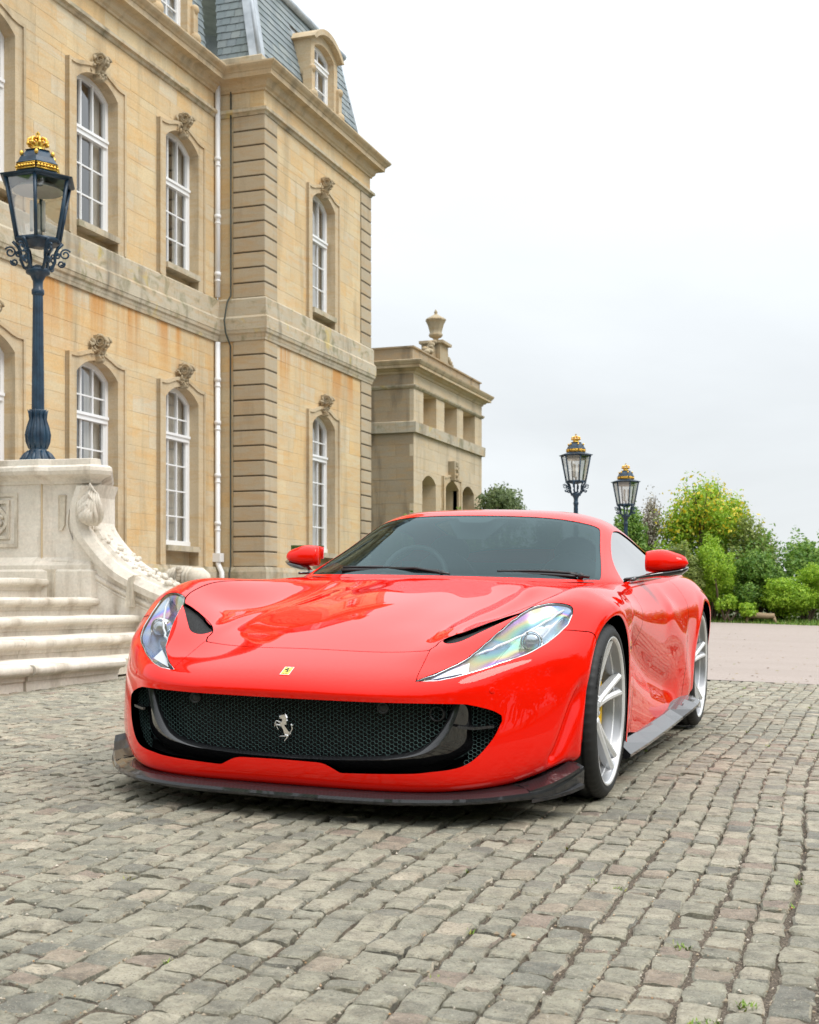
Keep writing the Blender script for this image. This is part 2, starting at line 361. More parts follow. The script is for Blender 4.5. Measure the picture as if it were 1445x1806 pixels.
for c_ in cells:
    xc, yc, w, L, d, vis = c_
    zo = gz(xc, yc)+undul(xc, yc)+rg.normal(0, 0.0022)-0.004
    gap = 0.004
    if id(c_) in indiv:
        o = bpy.data.objects.new('cobblestone', protos[rg.integers(len(protos))]); COL.objects.link(o); o.parent = pav
        o.location = (xc, yc, zo); o.scale = ((w-gap)/0.1, (L-gap)/0.1, 1.0)
        o.rotation_euler = (slopey+rg.normal(0, 0.008), -slopex+rg.normal(0, 0.008), 0.045*0.55*math.cos(yc*0.55+1.0)*-1+rg.normal(0, 0.025))
    else:
        V, F = sett_mesh(w-gap, L-gap, rg, d < 7 and vis)
        ra = -0.025*math.cos(yc*0.55+1.0)+rg.normal(0, 0.025); ca, sa = math.cos(ra), math.sin(ra)
        for (x, y, z) in V:
            X = xc+x*ca-y*sa; Y = yc+x*sa+y*ca; bigV.append((X, Y, zo+z+(X-xc)*slopex+(Y-yc)*slopey))
        bigF += [tuple(i+base for i in f) for f in F]; base += len(V)
o = mk('cobblestones', bigV, bigF, M_sett, pav, True); o['kind'] = 'stuff'; o.data.set_sharp_from_angle(angle=.42)
# loose grit in the joints
gv = []; gf = []; b = 0
for k in range(9000):
    c_ = vis_cells[int(len(vis_cells)*rg.uniform()**1.6)]
    if rg.uniform() < 0.6: x = c_[0]+c_[2]/2*np.sign(rg.normal())+rg.normal(0, 0.003); y = c_[1]+rg.uniform(-.5, .5)*c_[3]
    else: x = c_[0]+rg.uniform(-.5, .5)*c_[2]; y = c_[1]+c_[3]/2*np.sign(rg.normal())+rg.normal(0, 0.003)
    s_ = abs(rg.normal(0, 0.0016))+0.0012; z = gz(x, y)-0.0105+s_
    P = [(s_,0,0),(-s_*.6,s_*.8,0),(-s_*.6,-s_*.9,0),(0,0,s_*.9),(0,0,-s_)]
    gv += [(x+p_[0]*rg.uniform(.7,1.4), y+p_[1]*rg.uniform(.7,1.4), z+p_[2]) for p_ in P]
    gf += [tuple(i+b for i in f) for f in ((0,1,3),(1,2,3),(2,0,3),(1,0,4),(2,1,4),(0,2,4))]; b += 5
q = NT('pale_grit'); q.col(q.ramp(q.rnd(), [(0, (0.30,0.23,0.16)), (0.5, (0.48,0.40,0.30)), (0.85, (0.68,0.62,0.54)), (1, (0.55,0.30,0.12))])); q.set(Roughness=0.85)
tag(mk('loose_grit', gv, gf, q.m), 'pale grit lying in the joints between the cobbles', 'gravel', kind='stuff')
V = []; F = []; b = 0
for k in range(700):
    y = EDGE+.05+rg.uniform()**1.5*14; x = rg.uniform(-7, 3); s_ = rg.uniform(.006, .022); z = gz(x, y)+.0; a = rg.uniform(0, 6.3); ca, sa = math.cos(a)*s_, math.sin(a)*s_
    V += [(x+ca, y+sa, z+.003), (x-sa*.6, y+ca*.6, z+.006), (x-ca, y-sa, z+.003), (x+sa*.6, y-ca*.6, z+.001)]; F.append((b, b+1, b+2, b+3)); b += 4
q = NT('dry_leaf'); q.col(q.ramp(q.rnd(), [(0, (.16,.10,.05)), (.6, (.34,.25,.13)), (1, (.20,.22,.08))])); q.set(Roughness=.8)
tag(mk('fallen_leaves', V, F, q.m), 'dry leaves and crumbs scattered on the pink tarmac', 'leaves', kind='stuff')
# small weeds and moss in the joints
q = NT('weed'); q.col(q.ramp(q.rnd(), [(0, (0.10,0.20,0.03)), (0.6, (0.22,0.34,0.04)), (1, (0.38,0.36,0.08))])); q.set(Roughness=0.7); M_weed = q.m
def weeds(spots, name, label):
    V = []; F = []
    for (x, y, r, n) in spots:
        for k in range(n):
            a = rg.uniform(0, 2*PI); rr = r*rg.uniform()**.7; px, py = x+rr*math.cos(a)*.7, y+rr*math.sin(a); z = gz(px, py)-0.012
            h = rg.uniform(.005, .015); t = rg.uniform(0, 2*PI); w = .0035; dx, dy = math.cos(t), math.sin(t); b = len(V)
            V += [(px-dy*w, py+dx*w, z), (px+dy*w, py-dx*w, z), (px+dx*h*.8, py+dy*h*.8, z+h)]; F.append((b, b+1, b+2))
    return tag(mk(name, V, F, M_weed), label, 'weeds', kind='stuff')
sp = [(-0.30,2.56,.05,90),(-0.24,2.72,.03,40),(-0.50,2.45,.03,40),(-1.72,3.58,.025,30),(-0.66,3.6,.03,30),(-0.42,3.1,.03,30),(-0.86,2.62,.03,40),(-0.2,3.9,.04,30)]
for k in range(120):
    c_ = vis_cells[int(len(vis_cells)*rg.uniform()**.8)]
    if c_[0] > -2.2: sp.append((c_[0]+c_[2]/2, c_[1], .022, 9))
weeds(sp, 'joint_weeds', 'small tufts of green weed in the cobble joints')
# grass verge
q = NT('grass_blade'); q.col(q.ramp(q.rnd(), [(0, (0.07,0.16,0.018)), (0.6, (0.16,0.30,0.03)), (0.9, (0.30,0.40,0.06)), (1, (0.48,0.46,0.20))])); q.set(Roughness=0.6); M_grass = q.m
V = []; F = []
for k in range(52000):
    x = rg.uniform(-10, 9); y = 26.9+rg.uniform()**1.2*2.4+0.12*math.sin(x*1.7); z = gz(x, y)-0.03; h = rg.uniform(.05, .15)*(0.6 if y < 27.2 else 1)
    a = rg.uniform(0, 2*PI); w = .012; dx, dy = math.cos(a), math.sin(a); b = len(V)
    V += [(x-dx*w, y-dy*w, z), (x+dx*w, y+dy*w, z), (x+dy*h*.5, y-dx*h*.5, z+h)]; F.append((b, b+1, b+2))
tag(mk('grass_verge', V, F, M_grass), 'strip of rough green grass between the road and the hedge', 'grass', kind='stuff')
# ================================================================ MAIN BUILDING
XM, XP, YP, YE = -12.967, -11.891, 24.758, 30.86
main = empty('mansion', (XM, 16, 0.4), 'tall honey stone mansion wing with corner pavilion, slate mansard roof and white sash windows', 'building')
mainP = main
def toparent(o, par):
    o.parent = par; o.matrix_parent_inverse = par.matrix_basis.inverted() if False else Matrix.Translation(-Vector(par.location)); return o
_link0 = link
def link(name, me, parent=None, loc=None, kind=None):
    o = _link0(name, me, None, loc, kind)
    if parent is not None:
        o.parent = parent
        w = Vector((0, 0, 0)); p_ = parent
        while p_ is not None: w += Vector(p_.location)+p_.matrix_parent_inverse.to_translation(); p_ = p_.parent
        o.matrix_parent_inverse = Matrix.Translation(-w)
    return o
def face_X(X0): return lambda s, z, n: (X0+n, s, z)         # wall whose outside faces +X, s runs along Y
def face_Y(Y0): return lambda s, z, n: (s, Y0-n, z)         # wall whose outside faces -Y, s runs along X
def block_geo(T, s0, s1, z0, z1, n0, n1, ch):
    V = [T(s0, z0, n0), T(s1, z0, n0), T(s1, z1, n0), T(s0, z1, n0), T(s0, z0, n1-ch), T(s1, z0, n1-ch), T(s1, z1, n1-ch), T(s0, z1, n1-ch),
         T(s0+ch, z0+ch, n1), T(s1-ch, z0+ch, n1), T(s1-ch, z1-ch, n1), T(s0+ch, z1-ch, n1)]
    F = [(0,1,5,4),(1,2,6,5),(2,3,7,6),(3,0,4,7),(4,5,9,8),(5,6,10,9),(6,7,11,10),(7,4,8,11),(8,9,10,11),(3,2,1,0)]
    return V, F
def courses(z0, z1, h=0.3178):
    k = max(1, round((z1-z0)/h)); return [z0+(z1-z0)*i/k for i in range(k+1)]
def wall_blocks(T, s0, s1, z0, z1, holes, rng, lmin=0.55, lmax=1.0, gap=0.0022, stag=0.4):
    """ashlar blocks trimmed round the openings; -> list of (s0,s1,z0,z1)"""
    out = []; zs = courses(z0, z1); r = 0
    cuts = sorted(set([z for h in holes for z in (h[2], h[3]) if z0 < z < z1]))
    for a, b in zip(zs[:-1], zs[1:]):
        e = s0; joints = [s0]; e = s0+rng.uniform(lmin, lmax)*(0.5 if r % 2 else 1)
        while e < s1-0.3: joints.append(e); e += rng.uniform(lmin, lmax)
        joints.append(s1); r += 1
        lv = [a]+[c_ for c_ in cuts if a+0.03 < c_ < b-0.03]+[b]
        for za, zb in zip(lv[:-1], lv[1:]):
            zm = (za+zb)/2; act = [h for h in holes if h[2] < zm < h[3]]
            for p, q_ in zip(joints[:-1], joints[1:]):
                segs = [(p, q_)]
                for h in act:
                    ns = []
                    for (u, v) in segs:
                        if h[1] <= u or h[0] >= v: ns.append((u, v)); continue
                        if h[0]-u > 0.02: ns.append((u, h[0]))
                        if v-h[1] > 0.02: ns.append((h[1], v))
                    segs = ns
                for (u, v) in segs: out.append((u+gap/2, v-gap/2, za+gap/2, zb-gap/2))
    return out
CNT = {}
def emit_blocks(T, blocks, mat, parent, name, rng, stuffacc, limit=300, n1=0.0, ch=0.0015, jit=0.001, key=None):
    key = key or name
    for (a, b, c_, d) in blocks:
        V, F = block_geo(T, a, b, c_, d, -0.12, n1+rng.normal(0, jit), ch)
        if CNT.get(key, 0) < limit: CNT[key] = CNT.get(key, 0)+1; mk(name, V, F, mat, parent)
        else: stuffacc.add(V, F)
def arch(s0, s1, zs, za, n=14):
    w = (s1-s0)/2; h = za-zs; R = (w*w+h*h)/(2*h); c0 = za-R; cs = (s0+s1)/2; a = math.asin(min(1, w/R))
    return [(cs+R*math.sin(t), c0+R*math.cos(t)) for t in np.linspace(-a, a, n)]
def ring_piece(mb, T, inner, outer, n0, n1, mi=0):
    """band between two matched open polylines, with front, inner and outer faces"""
    k = len(inner); V = [T(*p, n1) for p in inner]+[T(*p, n1) for p in outer]+[T(*p, n0) for p in inner]+[T(*p, n0) for p in outer]
    F = []
    for i in range(k-1):
        F += [(i, i+1, k+i+1, k+i), (2*k+i, i, i+1, 2*k+i+1)[::1], (k+i, k+i+1, 3*k+i+1, 3*k+i)]
    F += [(0, k, 3*k, 2*k), (k-1, 2*k-1, 4*k-1, 3*k-1)]
    mb.add(V, F, mi)
def outl(s0, s1, zb, zs, za, n=14): return [(s0, zb)]+arch(s0, s1, zs, za, n)+[(s1, zb)]
def make_window(T, parent, s0, s1, zb, zs, za, rec, transom, nlow, nup, name='window', tracks=3, rng=None, curtain=True):
    rg = rgb; rng = rng or rgb
    """white timber window in a recess: frame, bars, panes; room and curtain behind"""
    fr = 0.088
    w = MB(); n1 = -rec; n0 = -rec-0.07
    ins = outl(s0+fr, s1-fr, zb+fr, zs-0.005, za-fr); ou = outl(s0-0.01, s1+0.01, zb, zs, za+0.01)
    ring_piece(w, T, ins, ou, n0, n1)
    w.prism([(s0, zb-0.005), (s1, zb-0.005), (s1, zb+fr+0.02), (s0, zb+fr+0.02)], T, n0, n1+0.02)
    w.prism([(s0+fr*.5, transom-0.06), (s1-fr*.5, transom-0.06), (s1-fr*.5, transom+0.06), (s0+fr*.5, transom+0.06)], T, n0, n1+0.025)
    w.prism([(s0+fr*.5, transom+0.02), (s1-fr*.5, transom+0.02), (s1-fr*.5, transom+0.07), (s0+fr*.5, transom+0.07)], T, n0, n1+0.05)
    L = s0+fr; R = s1-fr; wd_ = (R-L)
    # casement stiles either side and a meeting stile
    cas = 0.05; cs = (L+R)/2
    for a, b in ((L, L+cas), (R-cas, R)): w.prism([(a, zb+fr), (b, zb+fr), (b, transom-0.05), (a, transom-0.05)], T, n0+0.01, n1-0.012)
    cols = [L+cas+(wd_-2*cas)*i/tracks for i in range(tracks+1)]
    for i, x in enumerate(cols[1:-1]):
        b = 0.014 if tracks != 3 or True else .03
        w.prism([(x-b, zb+fr), (x+b, zb+fr), (x+b, transom-0.05), (x-b, transom-0.05)], T, n0+0.015, n1-0.02)
    ucols = [L+wd_*i/tracks for i in range(tracks+1)]
    hh = lambda x: outl_top(s0+fr, s1-fr, zs, za-fr, x)
    for x in ucols[1:-1]:
        w.prism([(x-0.018, transom+0.05), (x+0.018, transom+0.05), (x+0.018, hh(x)+.01), (x-0.018, hh(x)+.01)], T, n0+0.015, n1-0.015)
    zlow = [zb+fr+(transom-0.05-zb-fr)*i/nlow for i in range(nlow+1)]
    for z in zlow[1:-1]: w.prism([(L+cas, z-0.013), (R-cas, z-0.013), (R-cas, z+0.013), (L+cas, z+0.013)], T, n0+0.017, n1-0.022)
    ztop = min(zs, za-fr); zup = [transom+0.05+(ztop-transom-0.05)*i/max(1, nup-0) for i in range(nup+1)]
    for z in zup[1:-1]: w.prism([(L, z-0.013), (R, z-0.013), (R, z+0.013), (L, z+0.013)], T, n0+0.017, n1-0.022)
    fo = w.obj(name, M_white, parent)
    gn = -rec-0.05
    def pane(poly):
        V = [T(p[0], p[1], gn+rg.normal(0, 0.0008)+(p[1]-poly[0][1])*_t+(p[0]-poly[0][0])*_u) for p in poly]; mk('pane', V, [tuple(range(len(V)))], M_pane, fo)
    for i in range(tracks):
        for j in range(nlow):
            _t, _u = rg.normal(0, 0.004), rg.normal(0, 0.006)
            pane([(cols[i], zlow[j]), (cols[i+1], zlow[j]), (cols[i+1], zlow[j+1]), (cols[i], zlow[j+1])])
        for j in range(nup):
            _t, _u = rg.normal(0, 0.004), rg.normal(0, 0.006); x0, x1 = ucols[i], ucols[i+1]
            if j < nup-1: pane([(x0, zup[j]), (x1, zup[j]), (x1, zup[j+1]), (x0, zup[j+1])])
            else: pane([(x0, zup[j]), (x1, zup[j]), (x1, hh(x1)), ((x0+x1)/2, hh((x0+x1)/2)), (x0, hh(x0))])
    # curtain and dark room behind
    cb = MB()
    if curtain:
        for (a, b) in ((L-.05, L+wd_*rng.uniform(.22,.42)), (R-wd_*rng.uniform(.22,.45), R+.05)):
            n = 18; V = []; F = []
            for i in range(n+1):
                x = a+(b-a)*i/n; dn = -rec-0.16+0.018*math.sin(i*2.1)
                V += [T(x, zb, dn), T(x, za, dn)]
            F = [(2*i, 2*i+2, 2*i+3, 2*i+1) for i in range(n)]; cb.add(V, F, 0, True)
        c_ = cb.obj('curtain', M_curtain, fo)
    rb = MB(); e = 0.02
    a, b, z0, z1, d0, d1 = s0-e, s1+e, zb-e, za+e, -rec-0.075, -rec-1.5
    P = [T(a,z0,d0),T(b,z0,d0),T(b,z1,d0),T(a,z1,d0),T(a,z0,d1),T(b,z0,d1),T(b,z1,d1),T(a,z1,d1)]
    rb.add(P, [(0,1,5,4),(1,2,6,5),(2,3,7,6),(3,0,4,7),(4,5,6,7)]); rb.obj('room_interior', M_room, fo)
    return fo
def outl_top(s0, s1, zs, za, x):
    w = (s1-s0)/2; h = max(za-zs, 1e-4); R = (w*w+h*h)/(2*h); c0 = za-R; cs = (s0+s1)/2; d = min(abs(x-cs), w); return c0+math.sqrt(R*R-d*d)
def carving(T, parent, s, z, rng, big=False, k=1.0):
    """keystone cartouche: a scroll, leaf lumps either side and a tapered console"""
    m = MB(); P = lambda a, b, n: T(s+a*k, z+b*k, n*k)
    cp = [(0, .30), (.14, .31), (.27, .26), (.33, .16), (.30, .05), (.20, -.06), (.15, -.16), (.20, -.24), (.17, -.31), (.06, -.33), (0, -.33)]
    cv = [P(-.10, b_, a_) for a_, b_ in cp]+[P(.10, b_, a_) for a_, b_ in cp]; nc = len(cp)
    m.add(cv, [tuple(range(nc)), tuple(range(nc, 2*nc))[::-1]]+[(i, (i+1) % nc, nc+(i+1) % nc, nc+i) for i in range(nc)])
    for sd in (-1, 1):
        pts = []
        for i in range(26):
            t = i/25; a = t*2.3*2*PI*0.85; r = 0.12*(1-0.75*t)+.01; pts.append(P(sd*(.125), .14+r*1.1*math.sin(a), .20+r*1.1*math.cos(a)))
        m.tube(pts, [.032*k*(1-.35*i/25) for i in range(26)], 6)
    n = 34 if big else 24
    for i in range(n):
        a = rng.uniform(-.30, .30); b = rng.uniform(-.26, .26)*(1-abs(a)*1.2); d = .07+.10*(1-abs(a)/.32)*rng.uniform(.4, 1)
        R = Matrix.Rotation(rng.uniform(0, 6), 3, 'Z') @ Matrix.Rotation(rng.uniform(0, 3), 3, 'X')
        m.ball(P(a, b, d), rng.uniform(.035, .062)*k, 7, 5, sc=(1, .55, 1.35), T=R)
    for i in range(6):
        b = -.28+.085*i; m.ball(P(0, b, [.18,.19,.18,.27,.33,.31][i]), .042*k, 7, 5)
    m.ball(P(0, .29, .12), .08*k, 9, 6, sc=(1.1, 1.1, .8))
    return m.obj('keystone_carving', M_carve, parent)
def surround(T, parent, s0, s1, zb, zs, za, rec, wth=0.27, zsh=None, hump=0.0, prot=0.055, mat=None, edge=True, base=None):
    """flat eared architrave with deep reveal"""
    m = MB(); zb2 = base if base is not None else zb
    ar = arch(s0, s1, zs, za, 14); inner = [(s0, zb2)]+ar+[(s1, zb2)]
    zsh = zsh or za+0.12
    outer = [(s0-wth, zb2)]
    k = len(ar)
    for i, (x, z) in enumerate(ar):
        t = i/(k-1)
        xo = s0-wth+(s1-s0+2*wth)*min(1, max(0, (t-0.0)))
        top = zsh+hump*max(0, math.sin(PI*min(1, max(0, (t-.12)/.76))))
        outer.append((xo, top))
    outer.append((s1+wth, zb2))
    ring_piece(m, T, inner, outer, -rec-0.02, prot)
    if edge:   # raised fillet along the opening and the outer edge
        ce = ((s0+s1)/2, (zb+za)/2)
        def inset(pl, d): return [(x+(d if x < ce[0] else -d)*min(1, abs(x-ce[0])/.3), z-(d if i not in (0, len(pl)-1) else 0)) for i, (x, z) in enumerate(pl)]
        ring_piece(m, T, inset(outer, .055), outer, prot-.01, prot+.028)
    return m.obj('window_surround', mat or M_trim, parent)
def sill(T, parent, s0, s1, z, rec, back=0.36):
    m = MB(); m.prism([(s0-.0, z-.11), (s1+.0, z-.11), (s1+.0, z), (s0-.0, z)], T, -back, .10); return m.obj('window_sill', M_string, parent)
rgb = np.random.default_rng(21)
acc = MB()
Tm = face_X(XM); Tp = face_X(XP); Tf = face_Y(YP); Tf2 = face_Y(YP+0.02)
Z_PL, Z_S1, Z_S2, Z_C0, Z_C1, Z_TOP = 1.392, 6.12, 6.985, 10.78, 11.30, 11.65
# bodies behind the blocks (solid core with openings left free by the deep surrounds)
def core(T, s0, s1, z0, z1, holes, parent, depth=0.45, mat=None):
    m = MB(); xs = sorted(set([s0, s1]+[h for q_ in holes for h in q_[:2]])); 
    zs = sorted(set([z0, z1]+[h for q_ in holes for h in q_[2:4]]))
    for a, b in zip(xs[:-1], xs[1:]):
        for c_, d in zip(zs[:-1], zs[1:]):
            if any(h[0] <= (a+b)/2 <= h[1] and h[2] <= (c_+d)/2 <= h[3] for h in holes): continue
            m.add([T(a,c_,-.02), T(b,c_,-.02), T(b,d,-.02), T(a,d,-.02)], [(0,1,2,3)])
    return m.obj('wall_core', mat or M_joint, parent)
bays_m = [(22.53, 23.84), (19.495, 20.809), (16.40, 17.768), (13.35, 14.70), (10.3, 11.65)]
upz = (7.27, 9.72, 9.985); loz = (1.78, 4.80, 5.00)
holes_m = []
for (a, b) in bays_m:
    w = .27
    holes_m += [(a-w, b+w, Z_S2, 9.99), (a-w, b+w, Z_PL, 4.96)]
MS0 = 8.0
core(Tm, MS0, YP, 0.2, Z_TOP, holes_m, main)
vis_blocks = wall_blocks(Tm, 17.0, YP, Z_PL, Z_S1-.02, holes_m, rgb)+wall_blocks(Tm, 17.0, YP, Z_S2, Z_C0, holes_m, rgb)
far_blocks = wall_blocks(Tm, MS0, 17.0, Z_PL, Z_S1-.02, holes_m, rgb)+wall_blocks(Tm, MS0, 17.0, Z_S2, Z_C0, holes_m, rgb)
# frieze above the small string
vis_blocks += wall_blocks(Tm, MS0, YP, 10.92, Z_C1+.05, [], rgb, .9, 1.5)
# pavilion side wall between quoins
qs = [(24.758, 25.36), (30.20, 30.86)]
bay_p = (27.15, 28.46)
holes_p = [(bay_p[0]-.25, bay_p[1]+.25, Z_S2, 9.99), (bay_p[0]-.25, bay_p[1]+.25, Z_PL, 4.96)]
core(Tp, YP+.02, YE-.02, 0.2, Z_TOP, holes_p, main)
core(Tf, XM, XP-.02, 0.2, Z_TOP, [], main)
pb = wall_blocks(Tp, qs[0][1], qs[1][0], Z_PL, Z_S1-.02, holes_p, rgb)+wall_blocks(Tp, qs[0][1], qs[1][0], Z_S2, Z_C0, holes_p, rgb)+wall_blocks(Tp, YP, YE, 10.92, Z_C1+.05, [], rgb, .9, 1.5)
fb = wall_blocks(Tf, XM+.02, XM+.36, Z_PL, Z_S1-.02, [], rgb, .5, .6)+wall_blocks(Tf, XM+.02, XM+.36, Z_S2, Z_C0, [], rgb, .5, .6)+wall_blocks(Tf, XM+.02, XP-.005, 10.92, Z_C1+.05, [], rgb, .6, .9)
emit_blocks(Tm, vis_blocks, M_wall, main, 'wall_block', rgb, acc, 175, key='m')
emit_blocks(Tp, pb, M_wall, main, 'wall_block', rgb, acc, 105, key='p')
emit_blocks(Tf, fb, M_wall, main, 'wall_block', rgb, acc, 20, key='f')
emit_blocks(Tm, far_blocks, M_wall, main, 'wall_block', rgb, acc, 0, key='x')
acc.obj('wall_blocks', M_wall, main, kind='stuff')
# quoins: rusticated corner blocks, an L-shaped stone per course
def quoin(z0, z1, s1y, x0):
    """corner stone at (XP, YP): face towards the camera from x0 to XP, side face to s1y"""
    g = .016; ch = .016; n = .022
    a, b = z0+g, z1-g
    V, F = block_geo(Tf, x0, XP+n-.004, a, b, -.10, n, ch*.6); m = MB(); m.add(V, F)
    V, F = block_geo(Tp, YP-n+.004, s1y, a, b, -.10, n, ch*.6); m.add(V, F); return m.obj('quoin_stone', M_quoin, main)
M_groove = plain('deep_joint', (.085,.065,.04), .95)
for za_, zb_ in ((Z_PL, Z_S1), (Z_S2, Z_C0)):
    m = MB(); m.box((XM+.37, YP-.012, za_), (XP+.012, YP+.05, zb_)); m.obj('quoin_backing', M_groove, main)
    m = MB(); m.box((XP-.05, YP+.06, za_), (XP+.012, qs[0][1], zb_)); m.obj('quoin_backing', M_groove, main)
    m = MB(); m.box((XP-.05, qs[1][0], za_), (XP+.012, YE+.012, zb_)); m.obj('quoin_backing', M_groove, main)
zlo = [Z_PL+(Z_S1-Z_PL)*i/15 for i in range(16)]; zup = [Z_S2+(Z_C0-Z_S2)*i/12 for i in range(13)]
for zz in (zlo, zup):
    for a, b in zip(zz[:-1], zz[1:]):
        quoin(a, b, qs[0][1], XM+.37)
        m = MB(); V, F = block_geo(Tp, qs[1][0], YE+.03, a+.016, b-.016, -.10, .022, .010); m.add(V, F); m.obj('quoin_stone', M_quoin, main)
# windows, surrounds, sills, carvings
def bay(T, par, a, b, tracks, vis=True, far=False):
    rec = .16
    for lvl in (0, 1):
        if lvl: zb, zs, za = upz[0], 9.72, 9.97; base = Z_S2; tr = 8.95; nl, nu = 3, 1
        else: zb, zs, za = loz[0], 4.66, 4.93; base = Z_PL; tr = 3.95; nl, nu = 4, 2
        surround(T, par, a, b, zb, zs, za, rec+.12, .25, (9.99 if lvl else 4.96), .16, .05, base=base)
        m = MB(); m.prism([(a, base), (b, base), (b, zb-.1), (a, zb-.1)], T, -.5, -.16); m.obj('window_apron', M_trim, par)
        sill(T, par, a, b, zb, rec)
        make_window(T, par, a+.0, b-.0, zb, zs, za, rec-.0, tr, nl, nu, tracks=tracks, rng=rgb)
        carving(T, par, (a+b)/2, 10.11 if lvl else 5.15, rgb, k=.76)
for i, (a, b) in enumerate(bays_m): bay(Tm, main, a, b, 3)
bay(Tp, main, bay_p[0], bay_p[1], 3)
# horizontal mouldings, swept round the pavilion
path = [(XM, MS0-.0), (XM, YP), (XP, YP), (XP, YE), (XP-6, YE)]
def mould(name, prof, mat, pth=path, par=None):
    # outward normal must be on the right of travel: travelling +Y along X=XM gives right = +X
    V, F = sweep(pth, prof); return mk(name, V, F, mat, par or main)
mould('plinth', [(-.02, .0), (.09, .0), (.09, Z_PL-.10), (.06, Z_PL), (-.02, Z_PL+.004)], M_string)
mould('string_course', [(-.02, Z_S1-.02), (.04, Z_S1-.02), (.05, Z_S1+.03), (.06, Z_S1+.05), (.07, Z_S1+.10), (.10, Z_S1+.13), (.11, Z_S1+.19), (.12, Z_S1+.20), (.12, 6.56), (.085, 6.60), (.075, 6.61), (.075, 6.95), (.05, 6.985), (-.02, 6.987)], M_string)
mould('small_string', [(-.02, 10.77), (.03, 10.775), (.05, 10.82), (.10, 10.84), (.10, 10.90), (.07, 10.92), (-.02, 10.922)], M_string)
mould('cornice', [(-.02, 11.27), (.04, 11.27), (.05, 11.31), (.09, 11.34), (.12, 11.42), (.15, 11.46), (.16, 11.465), (.29, 11.475), (.29, 11.50), (.30, 11.57), (.32, 11.58), (.34, 11.61), (.39, 11.65), (.42, 11.69), (.42, 11.72), (.39, 11.73), (.0, 11.78), (-.12, 11.78)], M_trim)
mould('blocking_course', [(-.10, 11.75), (-.10, 12.06), (-.13, 12.09), (-.5, 12.10)], M_string)
# mansard roof
M0, M1 = 12.06, 14.35
def roof_face(T, s00, s01, s10, s11, n0, n1, z0, z1, rows, key, dl=.24, hole=None):
    """slates on a slope from (z0,n0) to (z1,n1); s limits at bottom and top"""
    mb = MB(); mb.add([T(s00, z0, n0-.03), T(s01, z0, n0-.03), T(s11, z1, n1-.03), T(s10, z1, n1-.03)], [(0,1,2,3)]); mb.obj('roof_boarding', M_lead, main)
    lst = []
    for r in range(rows):
        ta = r/rows; tb = min(1, (r+1.18)/rows); a0 = s00+(s10-s00)*ta; a1 = s01+(s11-s01)*ta
        n = max(1, int((a1-a0)/dl)); off = (r % 2)*.5
        for i in range(n+1):
            u0 = max(a0, a0+(i-off)*dl); u1 = min(a1, a0+(i+1-off)*dl)
            if u1-u0 < .05: continue
            if hole and hole(u0, u1, z0+(z1-z0)*ta): continue
            lst.append((u0+.004, u1-.004, ta, tb))
    for (u0, u1, ta, tb) in lst:
        za, zb = z0+(z1-z0)*ta, z0+(z1-z0)*tb; na, nb = n0+(n1-n0)*ta, n0+(n1-n0)*tb; j = rgb.normal(0, .004)
        V = [T(u0, za+j, na+.022), T(u1, za+j, na+.022), T(u1, zb, nb+.004), T(u0, zb, nb+.004), T(u0, za+j, na+.008), T(u1, za+j, na+.008)]
        F = [(0,1,2,3), (4,5,1,0)]
        if CNT.get('slate', 0) < 300 and key: CNT['slate'] = CNT.get('slate', 0)+1; mk('slate', V, F, M_slate, main)
        else: slateacc.add(V, F)
slateacc = MB()
dm = (27.4, 28.95)
roof_face(Tf, XM-.1, XP-.20, XM-.5, XP-.78, -.20, -.78, M0, M1, 13, True, .22)
roof_face(Tp, YP+.20, YE-.2, YP+.78, YE-.1, -.20, -.80, M0, M1, 13, True, .24, hole=lambda a, b, z: a > dm[0]-.05 and b < dm[1]+.05 and z < 13.75)
roof_face(Tm, 18.2, YP-.1, 18.2, YP+.6, -.20, -.78, M0, M1, 13, True, .24, hole=lambda a, b, z: a > 22.2 and b < 24.1 and z < 13.75)
roof_face(Tm, MS0, 18.2, MS0, 18.2, -.20, -.78, M0, M1, 13, False, .24)
if slateacc.v: slateacc.obj('slates', M_slate, main, kind='stuff')
m = MB(); m.tube([(XP-.8, YP+.78, M1), (XP-.2, YP+.2, M0)], .05, 8); m.obj('hip_roll', M_lead, main)
m = MB(); m.tube([(XP-.80, YE-.12, M1), (XP-.2, YE-.2, M0)], .035, 8); m.obj('hip_roll', M_lead, main)
m = MB(); m.add([(XP-.78,YP+.74,M1+.02),(XP-.17,YP+.18,M0+.02),(XP-.42,YP+.16,M0+.02),(XP-1.0,YP+.74,M1+.02)], [(0,1,2,3)]); m.obj('hip_flashing', M_lead, main)
m = MB(); m.add([(XP-.74,YP+.78,M1+.02),(XP-.17,YP+.18,M0+.02),(XP-.16,YP+.40,M0+.02),(XP-.74,YP+.95,M1+.02)], [(3,2,1,0)])
m.obj('hip_flashing', M_lead, main)
m = MB()
for pth in ([(XP-.74, YE+.05, M1+.06), (XP-.74, YP+.74, M1+.06), (XM-.6, YP+.74, M1+.06)], [(XM-.72, YP+.7, M1+.06), (XM-.72, MS0, M1+.06)]): m.tube(pth, .085, 10)
m.obj('ridge_roll', M_lead, main)
m = MB(); m.add([(XP-.75,YE,M1),(XP-.75,YP+.75,M1),(XP-5,YP+5,M1+1.3),(XP-5,YE,M1+1.3)], [(0,1,2,3)]); m.add([(XP-.75,YP+.75,M1),(XM-.7,YP+.75,M1),(XM-5,YP+5,M1+1.3),(XP-5,YP+5,M1+1.3)],[(0,1,2,3)])
m.add([(XM-.72,MS0,M1),(XM-.72,YP+.7,M1),(XM-5,YP+5,M1+1.3),(XM-5,MS0,M1+1.3)], [(0,1,2,3)])
